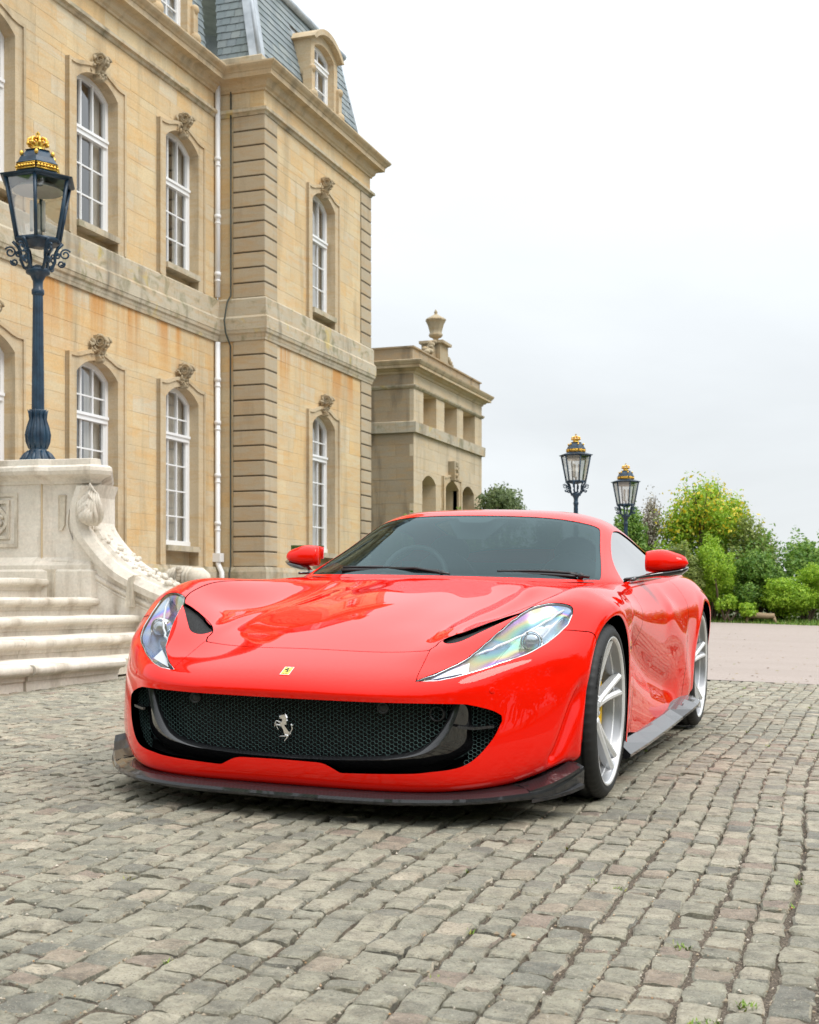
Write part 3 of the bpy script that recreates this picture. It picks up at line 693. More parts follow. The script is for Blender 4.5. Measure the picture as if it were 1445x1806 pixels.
m.add([(XP-.2,YE-.2,M0),(XP-.8,YE-.1,M1),(XP-5,YE,M1+1.3),(XP-5,YE-.0,M0)], [(0,1,2,3)]); m.obj('roof_top', M_lead, main)
def dormer(T, s0, s1, z0, zs, za, front, back):
    d = MB(); sw = .20
    inner = outl(s0+sw, s1-sw, z0, zs-.08, za-.22, 14); outer = outl(s0, s1, z0, zs, za-.02, 14)
    ring_piece(d, T, inner, outer, back, front)
    oo = outl(s0-.12, s1+.12, zs-.02, zs, za+.10, 14); ii = outl(s0-.0, s1+.0, zs-.02, zs-.02, za-.03, 14)
    ring_piece(d, T, ii[1:-1], oo[1:-1], back-.5, front+.14)
    d.prism([(s0-.015, z0), (s0+.05, z0), (s0+.05, zs+.04), (s0-.015, zs+.04)], T, back-.6, front-.012); d.prism([(s1-.05, z0), (s1+.015, z0), (s1+.015, zs+.04), (s1-.05, zs+.04)], T, back-.6, front-.012)
    for x in (s0-.02, s1+.02):      # console brackets
        d.prism([(x-.09, z0+.0), (x+.09, z0+.0), (x+.09, z0+.75), (x-.09, z0+.75)], T, front-.15, front+.07)
        d.ball(T(x, z0+.12, front+.05), .13, 9, 6); d.ball(T(x, z0+.72, front+.04), .10, 9, 6)
    oo = outl(s0-.10, s1+.10, zs-.02, zs, za+.08, 14); kk = len(oo); d.add([T(*p, back) for p in oo]+[T(*p, back-1.0) for p in oo], [(i, i+1, kk+i+1, kk+i) for i in range(kk-1)])
    d.obj('dormer', M_trim, main)
    make_window(T, main, s0+sw, s1-sw, z0+.02, zs-.08, za-.22, -(front-.16), (z0+zs)/2+.35, 2, 1, tracks=2, curtain=False)
dormer(Tp, dm[0], dm[1], 12.0, 13.42, 13.72, -.10, -.5)
dormer(Tm, 22.4, 23.85, 12.0, 13.40, 13.80, -.10, -.5)
# white rainwater pipe with collars and shoe, and the lightning cable
pipe = MB(); px, py = XM+.075, YP-.14
pipe.tube([(px, py, 11.45), (px, py, 7.02)], .055, 10); pipe.tube([(px, py, 6.08), (px, py, 1.62), (px+.02, py-.02, 1.45), (px+.12, py-.05, 1.28), (px+.14, py-.05, .55)], .055, 10)
for z in (9.9, 8.7, 7.5, 5.3, 4.4, 3.3, 2.3): pipe.lathe([(.068, z-.04), (.072, z), (.068, z+.04)], 10, c=(px, py, 0)); pipe.lathe([(.062, z-.16), (.066, z-.14), (.062, z-.12)], 10, c=(px, py, 0))
pipe.box((px-.10, py-.09, 1.50), (px+.10, py+.09, 1.68)); pipe.obj('rainwater_pipe', M_white, main)
M_cable = plain('dark_cable', (0.05,0.06,0.05), .7)
cb = MB(); x0 = XM+.33
cb.tube([(x0, YP-.04, 11.3), (x0, YP-.045, 7.05), (x0-.02, YP-.16, 6.9), (x0-.05, YP-.24, 6.5), (x0-.03, YP-.22, 6.25), (x0, YP-.06, 6.0), (x0, YP-.05, 1.4), (x0, YP-.12, 1.25), (x0, YP-.12, .5)], .018, 6); cb.obj('cable', M_cable, main)
# ================================================================ ANNEX
XA, YA, YB = -11.83, 34.01, 40.65
ann = empty('annex', (XA, YA, 0.4), 'lower stone annex with blind niches, parapet and a roof urn, beyond the tall wing', 'building')
Ta = face_X(XA); Tb = face_Y(YA); accA = MB()
nich = [(34.83, 35.99), (36.74, 37.97), (38.61, 39.88)]; ln = [(34.73, 35.94), (36.69, 37.97), (38.55, 39.76)]
hA = [(a, b, 5.60, 6.47) for a, b in nich]+[(a, b, 1.4, 4.22) for a, b in ln]
core(Ta, YA+.02, YB, .2, 7.1, hA, ann); core(Tb, XA-6, XA-.02, .2, 7.1, [], ann)
def annexblocks(T, s0, s1, holes, mat, key, lim, acc_):
    bl = wall_blocks(T, s0, s1, 1.4, 5.28, holes, rgb, .6, 1.1)+wall_blocks(T, s0, s1, 5.57, 6.49, holes, rgb, .6, 1.1)+wall_blocks(T, s0, s1, 6.58, 6.92, [], rgb, 1.2, 2.0)
    emit_blocks(T, bl, mat, ann, 'wall_block', rgb, acc_, lim, key=key, ch=.002, jit=.0015)
annexblocks(Ta, YA, YB, hA, M_wall_annex, 'aa', 140, accA); accA.v and accA.obj('wall_blocks', M_wall_annex, ann, kind='stuff')
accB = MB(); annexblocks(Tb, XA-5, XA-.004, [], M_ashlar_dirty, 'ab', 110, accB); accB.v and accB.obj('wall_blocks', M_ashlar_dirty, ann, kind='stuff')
pA = [(XA-6, YA), (XA, YA), (XA, YB), (XA-6, YB)]
mould('plinth', [(-.02, 0), (.09, 0), (.09, 1.3), (.05, 1.39), (-.02, 1.392)], M_string, pA, ann)
mould('band', [(-.02, 5.27), (.09, 5.275), (.10, 5.56), (.03, 5.585), (-.02, 5.586)], M_string, pA, ann)
mould('small_string', [(-.02, 6.48), (.03, 6.485), (.07, 6.53), (.08, 6.57), (.03, 6.59), (-.02, 6.592)], M_string, pA, ann)
mould('cornice', [(-.02, 6.88), (.03, 6.89), (.05, 6.94), (.11, 6.97), (.14, 7.01), (.25, 7.02), (.25, 7.09), (.27, 7.10), (.32, 7.17), (.335, 7.21), (.31, 7.225), (-.1, 7.27)], M_trim, pA, ann)
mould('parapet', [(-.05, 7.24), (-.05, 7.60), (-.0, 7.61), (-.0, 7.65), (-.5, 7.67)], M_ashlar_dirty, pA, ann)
for (a, b) in nich:
    m = MB(); d = .42
    m.add([Ta(a,5.6,0),Ta(b,5.6,0),Ta(b,6.47,0),Ta(a,6.47,0),Ta(a,5.6,-d),Ta(b,5.6,-d),Ta(b,6.47,-d),Ta(a,6.47,-d)], [(0,1,5,4),(1,2,6,5),(2,3,7,6),(3,0,4,7),(4,5,6,7)]); m.obj('niche', M_wall_annex, ann)
for i, (a, b) in enumerate(ln):
    m = MB(); d = .42; o_ = outl(a, b, 1.4, 3.98, 4.2, 12); k = len(o_)
    m.add([Ta(*p, 0.003) for p in o_]+[Ta(*p, -d) for p in o_], [(j, j+1, k+j+1, k+j) for j in range(k-1)]+[tuple(range(k, 2*k))])
    # spandrels back to the square hole
    sp_ = arch(a, b, 3.98, 4.2, 12)
    for j in range(11): m.add([Ta(*sp_[j], .002), Ta(*sp_[j+1], .002), Ta(sp_[j+1][0], 4.22, .002), Ta(sp_[j][0], 4.22, .002)], [(0,1,2,3)])
    m.obj('niche', M_wall_annex, ann)
a, b = ln[1]; surround(Ta, ann, a, b, 1.4, 3.98, 4.2, .1, .22, 4.30, .1, .06)
m = MB(); m.prism([(a+.04, 1.45), (a+.35, 1.45), (a+.35, 3.95), (a+.04, 3.95)], Ta, -.40, -.34); m.obj('door', M_white, ann)
m = MB(); m.prism([(37.14, 4.22), (37.5, 4.22), (37.55, 4.78), (37.09, 4.78)], Ta, 0, .20)
for j in range(9): m.ball(Ta(37.33+.06*math.sin(j*2.3), 4.25+.06*j, .20), .07, 7, 5)
m.obj('keystone_carving', M_carve, ann)
# urn on its pedestal with flanking leaf scrolls
ur = MB(); uy, ux = 37.0, XA-.35
ur.box((ux-.32, uy-.38, 7.30), (ux+.26, uy+.38, 8.22)); ur.box((ux-.38, uy-.44, 8.20), (ux+.36, uy+.44, 8.28))
for sd in (-1, 1):
    for j in range(22):
        t = j/21; yy = uy+sd*(.42+.85*t); zz = 7.75+.45*(1-t)**1.6+.05*math.sin(j*2.0)
        ur.ball((ux+rgb.uniform(-.12, .2), yy, zz), rgb.uniform(.06, .11), 7, 5, sc=(1, 1, .8))
    ur.prism([(uy+sd*.38, 7.6), (uy+sd*1.3, 7.6), (uy+sd*1.25, 7.78), (uy+sd*.75, 7.86), (uy+sd*.38, 8.14)], face_X(ux), -.15, .12)
ur.obj('urn_pedestal', M_carve, ann)
u = MB(); prof = [(.22, 8.28), (.22, 8.32), (.12, 8.36), (.08, 8.42), (.075, 8.47), (.10, 8.50), (.17, 8.53), (.21, 8.58), (.20, 8.62), (.17, 8.63), (.19, 8.72), (.24, 8.90), (.29, 9.0), (.31, 9.03), (.27, 9.07), (.16, 9.13), (.09, 9.18), (.05, 9.20), (.04, 9.23), (.055, 9.26), (.03, 9.31), (.004, 9.36)]
V = []; F = []; seg = 32
for r, z in prof:
    for k in range(seg):
        t = 2*PI*k/seg; rr = r*(1+.05*math.cos(8*t)*(1 if .15 < r else 0)); V.append((ux+rr*math.cos(t), uy+rr*math.sin(t), z-.08))
for i in range(len(prof)-1):
    for k in range(seg): k2 = (k+1) % seg; F.append((i*seg+k, i*seg+k2, (i+1)*seg+k2, (i+1)*seg+k))
mk('urn', V, F, M_carve, ann, True)
# ================================================================ STAIRS AND PEDESTAL
st = empty('stone_staircase', (-6.5, 9, .1), 'wide cream limestone staircase with rounded nosings, worn and stained, left of the car', 'staircase')
YW = 10.93
steps = [(-5.47, -6.05, .05, .285, 8.80), (-6.05, -6.60, .10, .430, 11.2), (-6.60, -7.05, .10, .583, YW), (-7.05, -7.55, .10, .742, YW), (-7.55, -11.9, .10, .925, YW)]
def nosing_prof(z0, z1):
    t = .07; r = t/2; p = [(0, z0-.3), (0, z1-t-.045), (.012, z1-t-.04), (.015, z1-t-.015), (.03, z1-t)]
    p += [(.045+r*math.sin(a), z1-r-r*math.cos(a)) for a in np.linspace(.2, PI, 8)]
    return p+[(-.7, z1+.0)]
rgs = np.random.default_rng(3)
for i, (xf, xb, z0, z1, ye) in enumerate(steps):
    y = 3.0; 
    while y < ye-.05:
        L = rgs.uniform(1.3, 2.2); y2 = min(ye, y+L)
        if ye-y2 < .5: y2 = ye
        pr = nosing_prof(z0, z1); dx = rgs.normal(0, .006); dz = rgs.normal(0, .004)
        n = 7; V = []; F = []; k = len(pr)
        for j in range(n+1):
            yy = y+.003+(y2-y-.006)*j/n
            for (a, z) in pr:
                w = .004*math.sin(yy*7+i)+rgs.normal(0, .0018)
                V.append((xf+a+dx+w*(a > 0), yy, max(z, -0.1)+dz+w*.8*(z > z1-.1)))
        for j in range(n):
            for t in range(k-1): F.append((j*k+t, (j+1)*k+t, (j+1)*k+t+1, j*k+t+1))
        F += [tuple(range(k)), tuple(n*k+t for t in range(k))[::-1]]
        # end return of the nosing
        mk('step_stone', V, F, M_cream, st, True).data.polygons.foreach_set('use_smooth', [abs(1) > 0]*len(F))
        y = y2
for ob in [o for o in COL.objects if o.name.startswith('step_stone')]:
    bm = bmesh.new(); bm.from_mesh(ob.data); bmesh.ops.recalc_face_normals(bm, faces=bm.faces)
    for e in bm.edges: 
        if len(e.link_faces) == 2 and e.calc_face_angle(0) > .6: e.smooth = False
    bm.to_mesh(ob.data); bm.free()
# broken kerb stone past the bottom step
m = MB(); m.box((-6.1, 8.83, .0), (-5.50, 9.9, .13)); m.box((-6.1, 8.86, .15), (-5.52, 10.9, .27)); m.obj('kerb_stone', M_creamedge, st)
# flank wall with the sweeping scroll
fl = empty('scroll_balustrade', (-7.2, YW, .1), 'cream limestone stair balustrade sweeping down in a carved scroll from the lamp pedestal', 'balustrade')
Tw = lambda s, z, n: (s, YW-n, z)
def crv(pts, n=40):
    P = np.array(pts, float); t = np.linspace(0, len(P)-1, n); i = np.clip(t.astype(int), 0, len(P)-2); f = (t-i)[:, None]
    g = lambda k: P[np.clip(i+k, 0, len(P)-1)]
    return .5*((2*g(0))+(-g(-1)+g(1))*f+(2*g(-1)-5*g(0)+4*g(1)-g(2))*f**2+(-g(-1)+3*g(0)-3*g(1)+g(2))*f**3)
top = crv([(-7.06, 1.82), (-7.13, 1.62), (-7.10, 1.43), (-6.96, 1.24), (-6.76, 1.06), (-6.52, .93), (-6.28, .83), (-6.05, .745), (-5.80, .70), (-5.55, .68)], 60)
lip = crv([(-7.20, 1.82), (-7.27, 1.60), (-7.24, 1.38), (-7.09, 1.18), (-6.88, .98), (-6.63, .84), (-6.36, .73), (-6.1, .645), (-5.83, .60), (-5.55, .58)], 60)
def strip(mb, A, B, na, nb, T=Tw, flipn=False):
    k = len(A); V = [T(*a, na) for a in A]+[T(*b, nb) for b in B]; mb.add(V, [(i, i+1, k+i+1, k+i) for i in range(k-1)], 0, True)
m = MB(); bot = [(p[0], .0) for p in lip]; i0 = int(np.argmin([p[0] for p in lip]))
strip(m, lip[i0:], bot[i0:], .014, .014); m.obj('flank_wall', M_cream, fl)
m = MB(); outerlip = [(a[0]*.5+b[0]*.5, a[1]*.5+b[1]*.5) for a, b in zip(top, lip)]
strip(m, lip, lip, .0, .07); strip(m, lip, outerlip, .07, .085); strip(m, outerlip, top, .085, .03); strip(m, top, top, .03, -.04)
inn = [(p[0]+.03, p[1]+.02) for p in top]; strip(m, top, inn, -.04, -.06); strip(m, inn, inn, -.06, -.40); strip(m, inn, top, -.40, -.44); strip(m, top[10:], bot[10:], -.44, -.44)
m.obj('scroll_rail', M_cream, fl)
m = MB(); m.box((-7.60, YW+.03, .30), (-7.08, YW+.42, 1.80)); m.obj('flank_core', M_cream, fl)
# inner fillet lines, lower rake moulding, sunk panels
def rib(name, pts, w, n, mat=M_cream, T=Tw, r=None):
    mb = MB(); mb.tube([T(p[0], p[1], n) for p in pts], w, 6); return mb.obj(name, mat, fl)
rib('fillet', crv([(-7.33, 1.60), (-7.34, 1.42), (-7.22, 1.20), (-7.0, .99), (-6.72, .80), (-6.5, .70)], 40), .012, .0)
rib('rake_moulding', crv([(-7.50, 1.10), (-7.30, 1.09), (-7.18, 1.04), (-6.85, .86), (-6.45, .68), (-6.2, .58), (-5.9, .50), (-5.5, .46)], 50), .028, .012)
rib('rake_moulding', crv([(-7.50, 1.04), (-7.30, 1.03), (-7.16, .98), (-6.85, .81), (-6.45, .63), (-6.2, .535), (-5.9, .455), (-5.5, .415)], 50), .014, .01)
for poly in ([(-7.44, 1.74), (-7.36, 1.74), (-7.37, 1.45), (-7.40, 1.40), (-7.44, 1.40)], [(-7.18, 1.0), (-7.02, .93), (-6.76, .78), (-6.58, .70), (-6.62, .66), (-6.80, .74), (-7.14, .92)], [(-6.22, .64), (-5.95, .565), (-5.70, .53), (-5.7, .50), (-5.98, .53), (-6.22, .60)]):
    mb = MB(); k = len(poly); c0 = np.mean(poly, 0); sm = [(c0[0]+(p[0]-c0[0])*.82, c0[1]+(p[1]-c0[1])*.9) for p in poly]
    mb.add([Tw(*p, .016) for p in poly]+[Tw(*p, .004) for p in sm]+[Tw(*p, -.01) for p in poly], [(i, (i+1) % k, k+(i+1) % k, k+i) for i in range(k)]+[(2*k+i, 2*k+(i+1) % k, (i+1) % k, i) for i in range(k)]+[tuple(range(k, 2*k))]); mb.obj('sunk_panel', M_creamedge, fl)
mb = MB(); mb.lathe([(.05, 0), (.05, .02), (.035, .022), (.033, .012), (.0001, .010)], 16, cap=False)
mb.v = [Tw(-6.42+v[0], .735+v[1], v[2]+.0) for v in mb.v]; mb.obj('roundel', M_cream, fl)
mb = MB(); mb.prism([(-6.62, .93), (-6.56, .96), (-6.58, .66), (-6.66, .66)], Tw, -.1, .09); mb.obj('band_stone', M_creamedge, fl)
# carved foliage on the upper face of the scroll and the acanthus under the cap
mb = MB()
for i in range(95):
    t = rgs.uniform(.12, .74); q_ = top[int(t*59)]; mb.ball((q_[0]+rgs.normal(0, .012), YW+.22+rgs.uniform(-.16, .16), q_[1]+.02+rgs.uniform(0, .035)), rgs.uniform(.018, .04), 7, 5, sc=(1, 1.3, .8), T=Matrix.Rotation(rgs.uniform(0, 3), 3, 'Y'))
mb.obj('carved_foliage', M_cream, fl)
mb = MB()
for lay, (nl, L0, rr0, dn) in enumerate(((9, .40, .105, .0), (7, .30, .075, .035), (5, .20, .045, .06))):
    for i in range(nl):
        u = -1+2*i/(nl-1); pts = []
        for t in np.linspace(0, 1, 9):
            wob = math.sin(PI*t); pts.append((-7.05+u*rr0*(.35+1.0*wob**.8)*(1-.25*t)+.012*math.sin(7*t+lay), YW-.03-dn-.06*wob+.02*abs(u)-.05*(t > .9), 1.44+L0*t*(1-.16*abs(u))))
        mb.tube(pts, [.008+.017*math.sin(PI*min(1, t*1.05+.05)) for t in np.linspace(0, 1, 9)], 6)
mb.obj('acanthus', M_cream, fl)
# volute at the foot of the far rail
mb = MB(); c0 = (-6.95, 12.5, .955)
for i in range(9):
    a = -.9+1.8*i/8; mb.lathe([(.05*math.cos(a*.9)+.02, -.012), (.125*math.cos(a*.8)+.012, 0), (.05, .012)], 18, axis='x', c=(c0[0]-.17+.042*i, c0[1], c0[2]))
mb.lathe([(.02, -.1), (.095, -.09), (.118, -.02), (.112, .05), (.06, .12), (.02, .14)], 18, axis='x', c=(c0[0]+.17, c0[1], c0[2]))
for i in range(7): mb.ball((c0[0]-.02+rgs.normal(0, .02), c0[1]-.10, c0[2]+.10-.035*i), .035, 7, 5)
mb.obj('volute', M_creamedge, fl)
mb = MB(); mb.prism([(-7.25, .2), (-6.3, .2), (-6.3, .78), (-6.8, .83), (-7.25, .86)], lambda s, z, n: (s, 12.5-n, z), -.2, .2); mb.obj('far_plinth', M_cream, fl)
# pedestal under the near lamp
pd = empty('lamp_pedestal', (-8.2, 11.5, .1), 'cream limestone pedestal with sunk panel and moulded cap carrying the near lamp', 'pedestal')
oct_ = [(-9.9, 10.86), (-7.62, 10.86), (-7.52, 10.93), (-7.10, 10.95), (-7.06, 11.02), (-7.72, 12.1), (-9.9, 12.1)]
def ploop(name, prof, mat, pth=oct_, par=pd):
    pth = pth[::-1]
    # outward on the right when travelling clockwise seen from above -> reversed loop
    V, F = sweep(pth[::-1], [(-a if False else a, z) for a, z in prof], True)
    o = mk(name, V, F, mat, par); bm = bmesh.new(); bm.from_mesh(o.data); bmesh.ops.holes_fill(bm, edges=bm.edges, sides=0); bmesh.ops.recalc_face_normals(bm, faces=bm.faces); bm.to_mesh(o.data); bm.free(); return o
ploop('pedestal_base', [(.10, .3), (.10, 1.0), (.07, 1.02), (.07, 1.06), (.03, 1.11), (.0, 1.14)], M_cream)
ploop('pedestal_shaft', [(.0, 1.12), (.0, 1.86)], M_cream)
ploop('pedestal_cap', [(-.02, 1.84), (.02, 1.85), (.03, 1.88), (.07, 1.91), (.09, 1.915), (.12, 1.93), (.135, 1.965), (.13, 2.0), (.10, 2.02), (.02, 2.03), (.02, 2.085), (-.03, 2.095)], M_cream)
Tq = lambda s, z, n: (s, 10.86-n, z)
mb = MB()
for (a, b, c_, d, n) in ((-9.2, -7.86, 1.24, 1.77, .014), (-9.05, -7.95, 1.32, 1.70, .024)):
    inner = [(a+.035, c_+.035), (b-.035, c_+.035), (b-.035, d-.035), (a+.035, d-.035), (a+.035, c_+.035)]; outer = [(a, c_), (b, c_), (b, d), (a, d), (a, c_)]
    ring_piece(mb, Tq, inner, outer, -.01, n)
mb.obj('panel_moulding', M_creamedge, pd)
mb = MB(); el = [(-8.15+.17*math.cos(t)*(1+.12*math.cos(4*t)), 1.50+.19*math.sin(t)*(1+.10*math.cos(4*t))) for t in np.linspace(0, 2*PI, 33)]
ring_piece(mb, Tq, [((p[0]+8.15)*.82-8.15, (p[1]-1.5)*.82+1.5) for p in el], el, -.01, .028)
for i in range(10): mb.ball(Tq(-8.15+rgs.normal(0, .07), 1.5+rgs.normal(0, .07), .005), .03, 7, 5)
mb.obj('cartouche', M_creamedge, pd)
mb = MB(); mb.box((-7.600, 10.862, 1.12), (-7.592, 10.9, 1.86)); mb.obj('joint', M_joint, pd)
mb = MB(); mb.box((-9.9, 10.80, .90), (-7.62, 10.93, 1.0)); mb.box((-7.55, 10.82, .72), (-7.42, 10.93, 1.02)); mb.obj('plinth_block', M_creamedge, pd)
# ================================================================ LAMPS
def make_lamp(loc, sc, label, group, leaves=True):
    L = empty('lamp_post', loc, label, 'lamp post', group); x, y, z = loc
    def O(mb, name, mat, par=L, sm=None):
        mb.v = [(v[0]*sc+x, v[1]*sc+y, v[2]*sc+z) for v in mb.v]; return mb.obj(name, mat, par)
    m = MB(); m.lathe([(.175, 0), (.18, .03), (.165, .05), (.165, .08), (.13, .13), (.10, .17), (.085, .19), (.095, .21), (.112, .27), (.112, .34), (.10, .42), (.075, .50), (.068, .53), (.072, .55), (.088, .59), (.08, .60)], 20)
    for k in range(10):
        a = 2*PI*k/10; ca, sa = math.cos(a), math.sin(a)
        m.tube([((r)*ca, r*sa, h) for r, h in ((.168, .03), (.160, .08), (.13, .135), (.095, .175))], [.018, .026, .020, .008], 6)
        m.tube([((r)*ca, r*sa, h) for r, h in ((.09, .20), (.108, .27), (.112, .34), (.098, .42), (.078, .50), (.082, .56), (.102, .60))], [.008, .017, .021, .018, .012, .014, .004], 6)
    O(m, 'lamp_base', M_iron)
    V = []; F = []; seg = 48; pr = [(.060, .56), (.058, .9), (.049, 1.70), (.048, 1.80)]
    for r, h in pr:
        for k in range(seg): t = 2*PI*k/seg; rr = r*(1+.07*math.cos(12*t)); V.append((rr*math.cos(t), rr*math.sin(t), h))
    for i in range(len(pr)-1):
        for k in range(seg): F.append((i*seg+k, i*seg+(k+1) % seg, (i+1)*seg+(k+1) % seg, (i+1)*seg+k))
    m = MB(); m.add(V, F, 0, True); m.lathe([(.05, 1.78), (.064, 1.80), (.064, 1.84), (.05, 1.86), (.052, 1.93), (.08, 1.99), (.12, 2.01), (.125, 2.05), (.08, 2.07), (.03, 2.10)], 20); O(m, 'pole', M_iron)
    # scroll brackets
    m = MB(); nb = 6
    for k in range(nb):
        a = 2*PI*k/nb+PI/6; ca, sa = math.cos(a), math.sin(a)
        def Rr(p): return [(r*ca, r*sa, h) for r, h in p]
        m.tube(Rr([(.07, 2.03), (.14, 2.07), (.17, 2.14), (.17, 2.21), (.20, 2.28), (.25, 2.33)]), .018, 6)
        for (cr, ch, r0, s0) in ((.275, 2.22, .058, 1), (.235, 2.12, .038, -1), (.20, 2.20, .03, 1)):
            m.tube(Rr([(cr+r0*(1-.7*t)*math.cos(s0*t*9+.5), ch+r0*(1-.7*t)*math.sin(s0*t*9+.5)) for t in np.linspace(0, 1, 20)]), .010, 5)
    O(m, 'scroll_brackets', M_iron)
    # hexagonal lantern
    zb, zt, rb, rt = 2.34, 2.96, .235, .355
    hexp = lambda r, h, o=0: [(r*math.cos(2*PI*k/6+o), r*math.sin(2*PI*k/6+o), h) for k in range(6)]
    m = MB()
    B, T_ = hexp(rb, zb), hexp(rt, zt)
    for k in range(6):
        k2 = (k+1) % 6; m.tube([B[k], T_[k]], .019, 5); m.tube([B[k], B[k2]], .022, 5); m.tube([T_[k], T_[k2]], .024, 5)
    m.lathe([(.05, zb-.06), (rb-.01, zb-.02), (rb+.02, zb-.005), (rb+.01, zb+.01), (.02, zb+.012)], 6, sm=False)
    O(m, 'lantern_frame', M_iron)
    m = MB(); m.lathe([(rt+.045, zt-.005), (rt+.06, zt+.010), (rt-.02, zt+.035), (.235, zt+.065), (.215, zt+.085), (.21, zt+.09), (.215, zt+.14), (.24, zt+.155), (.22, zt+.17), (.195, zt+.22), (.15, zt+.275), (.125, zt+.30), (.14, zt+.31), (.08, zt+.315)], 6, sm=False)
    m.lathe([(rt+.04, zt-.006), (.25, zt+.01), (.05, zt+.03)], 6, sm=False)
    O(m, 'lantern_roof', M_iron)
    m = MB()
    for k in range(6):
        a0 = 2*PI*k/6; P0 = Vector((.232*math.cos(a0), .232*math.sin(a0), zt+.115)); P1 = Vector((.232*math.cos(a0+PI/3), .232*math.sin(a0+PI/3), zt+.115))
        for t in np.linspace(.12, .88, 6): q_ = P0.lerp(P1, t); m.ball(q_, .020, 7, 5, sc=(1,1,.9))
        m.tube([P0.lerp(P1, .04)+Vector((0, 0, .026)), P0.lerp(P1, .96)+Vector((0, 0, .026))], .010, 4); m.tube([P0.lerp(P1, .04)-Vector((0, 0, .026)), P0.lerp(P1, .96)-Vector((0, 0, .026))], .010, 4)
        a = a0+PI/6; m.ball((.18*math.cos(a0), .18*math.sin(a0), zt+.262), .022, 7, 5, sc=(1, 1, 1.3))
    O(m, 'gilt_gallery', M_gold)
    m = MB(); zc = zt+.305
    m.lathe([(.095, zc), (.105, zc+.015), (.095, zc+.035), (.09, zc+.06), (.115, zc+.10), (.11, zc+.11)], 16)
    for k in range(8):
        a = 2*PI*k/8; m.tube([(r*math.cos(a), r*math.sin(a), zc+h) for r, h in ((.11, .08), (.135, .12), (.135, .16), (.09, .185), (.02, .17))], .017, 6); m.ball((.135*math.cos(a), .135*math.sin(a), zc+.105), .026, 7, 5)
        m.ball((.125*math.cos(a+.39), .125*math.sin(a+.39), zc+.12), .018, 6, 4)
    m.ball((0, 0, zc+.20), .028, 8, 6); m.box((-.009, -.012, zc+.21), (.009, .012, zc+.275)); m.box((-.03, -.012, zc+.235), (.03, .012, zc+.255))
    m.v = [(v_[0]*.74, v_[1]*.74, zc+(v_[2]-zc)*.78) for v_ in m.v]
    O(m, 'gilt_crown', M_gold)
    for k in range(6):
        k2 = (k+1) % 6; c0 = .975
        mk('lantern_pane', [((p[0]*c0)*sc+x, (p[1]*c0)*sc+y, p[2]*sc+z) for p in (B[k], B[k2], T_[k2], T_[k])], [(0,1,2,3)], M_lampglass, L)
    m = MB(); m.lathe([(.02, zb), (.02, zb+.08), (.035, zb+.09), (.03, zb+.12)], 10)
    for k in range(3): a = 2*PI*k/3; m.lathe([(.016, zb+.10), (.018, zb+.14), (.018, zb+.40), (.01, zb+.42)], 8, c=(.07*math.cos(a), .07*math.sin(a), 0))
    m.lathe([(.26, zt-.10), (.20, zt-.05), (.05, zt-.03)], 16, cap=False)
    O(m, 'burner', plain('porcelain', (.72, .70, .64), .5))
    return L
make_lamp((-8.153, 11.6, 2.09), 1.0, 'blue iron lamp post with gilt crown, nearest one, on the cream pedestal at the left', None)
d2 = (-4.675, 21.676); d3 = (-4.421, 24.945)
make_lamp((d2[0], d2[1], 1.05), .70, 'taller-looking crowned lamp post rising behind the car roof', 'distant crowned lamp posts')
make_lamp((d3[0], d3[1], .90), .69, 'crowned lamp post nearest the yellow flowering tree', 'distant crowned lamp posts')
for (x, y), zt in ((d2, 1.05), (d3, .90)):
    m = MB(); m.box((x-.35, y-.35, gz(x, y)-.1), (x+.35, y+.35, zt-.12)); m.box((x-.42, y-.42, zt-.12), (x+.42, y+.42, zt)); m.box((x-.42, y-.42, gz(x, y)-.1), (x+.42, y+.42, gz(x, y)+.2))
    tag(m.obj('lamp_plinth', M_cream), 'stone plinth under the lamp post '+('behind the car roof' if zt > 1 else 'by the yellow flowering tree'), 'plinth')
# ================================================================ PLANTS
def leafmat(name, stops):
    q = NT(name); c = q.ramp(q.rnd(), stops); q.col(c); q.set(Roughness=.55)
    tr = q.n('ShaderNodeBsdfTranslucent'); q.l(c, tr.inputs['Color']); ms = q.n('ShaderNodeMixShader'); ms.inputs[0].default_value = .35
    q.l(q.b.outputs[0], ms.inputs[1]); q.l(tr.outputs[0], ms.inputs[2]); q.l(ms.outputs[0], q.out.inputs[0]); return q.m
M_lf_lime = leafmat('lime_leaf', [(0, (.18,.34,.02)), (.5, (.32,.52,.03)), (1, (.48,.64,.06))])
M_lf_mid = leafmat('mid_leaf', [(0, (.08,.19,.025)), (.5, (.16,.30,.04)), (1, (.27,.40,.07))])
M_lf_dark = leafmat('dark_leaf', [(0, (.045,.09,.025)), (.5, (.08,.14,.04)), (1, (.13,.20,.06))])
M_lf_olive = leafmat('olive_leaf', [(0, (.16,.22,.05)), (.5, (.26,.33,.07)), (1, (.38,.44,.12))])
M_flower = leafmat('yellow_blossom', [(0, (.62,.48,.02)), (.5, (.75,.60,.03)), (1, (.80,.66,.10))])
M_bark = plain('bark', (.12,.085,.055), .9)
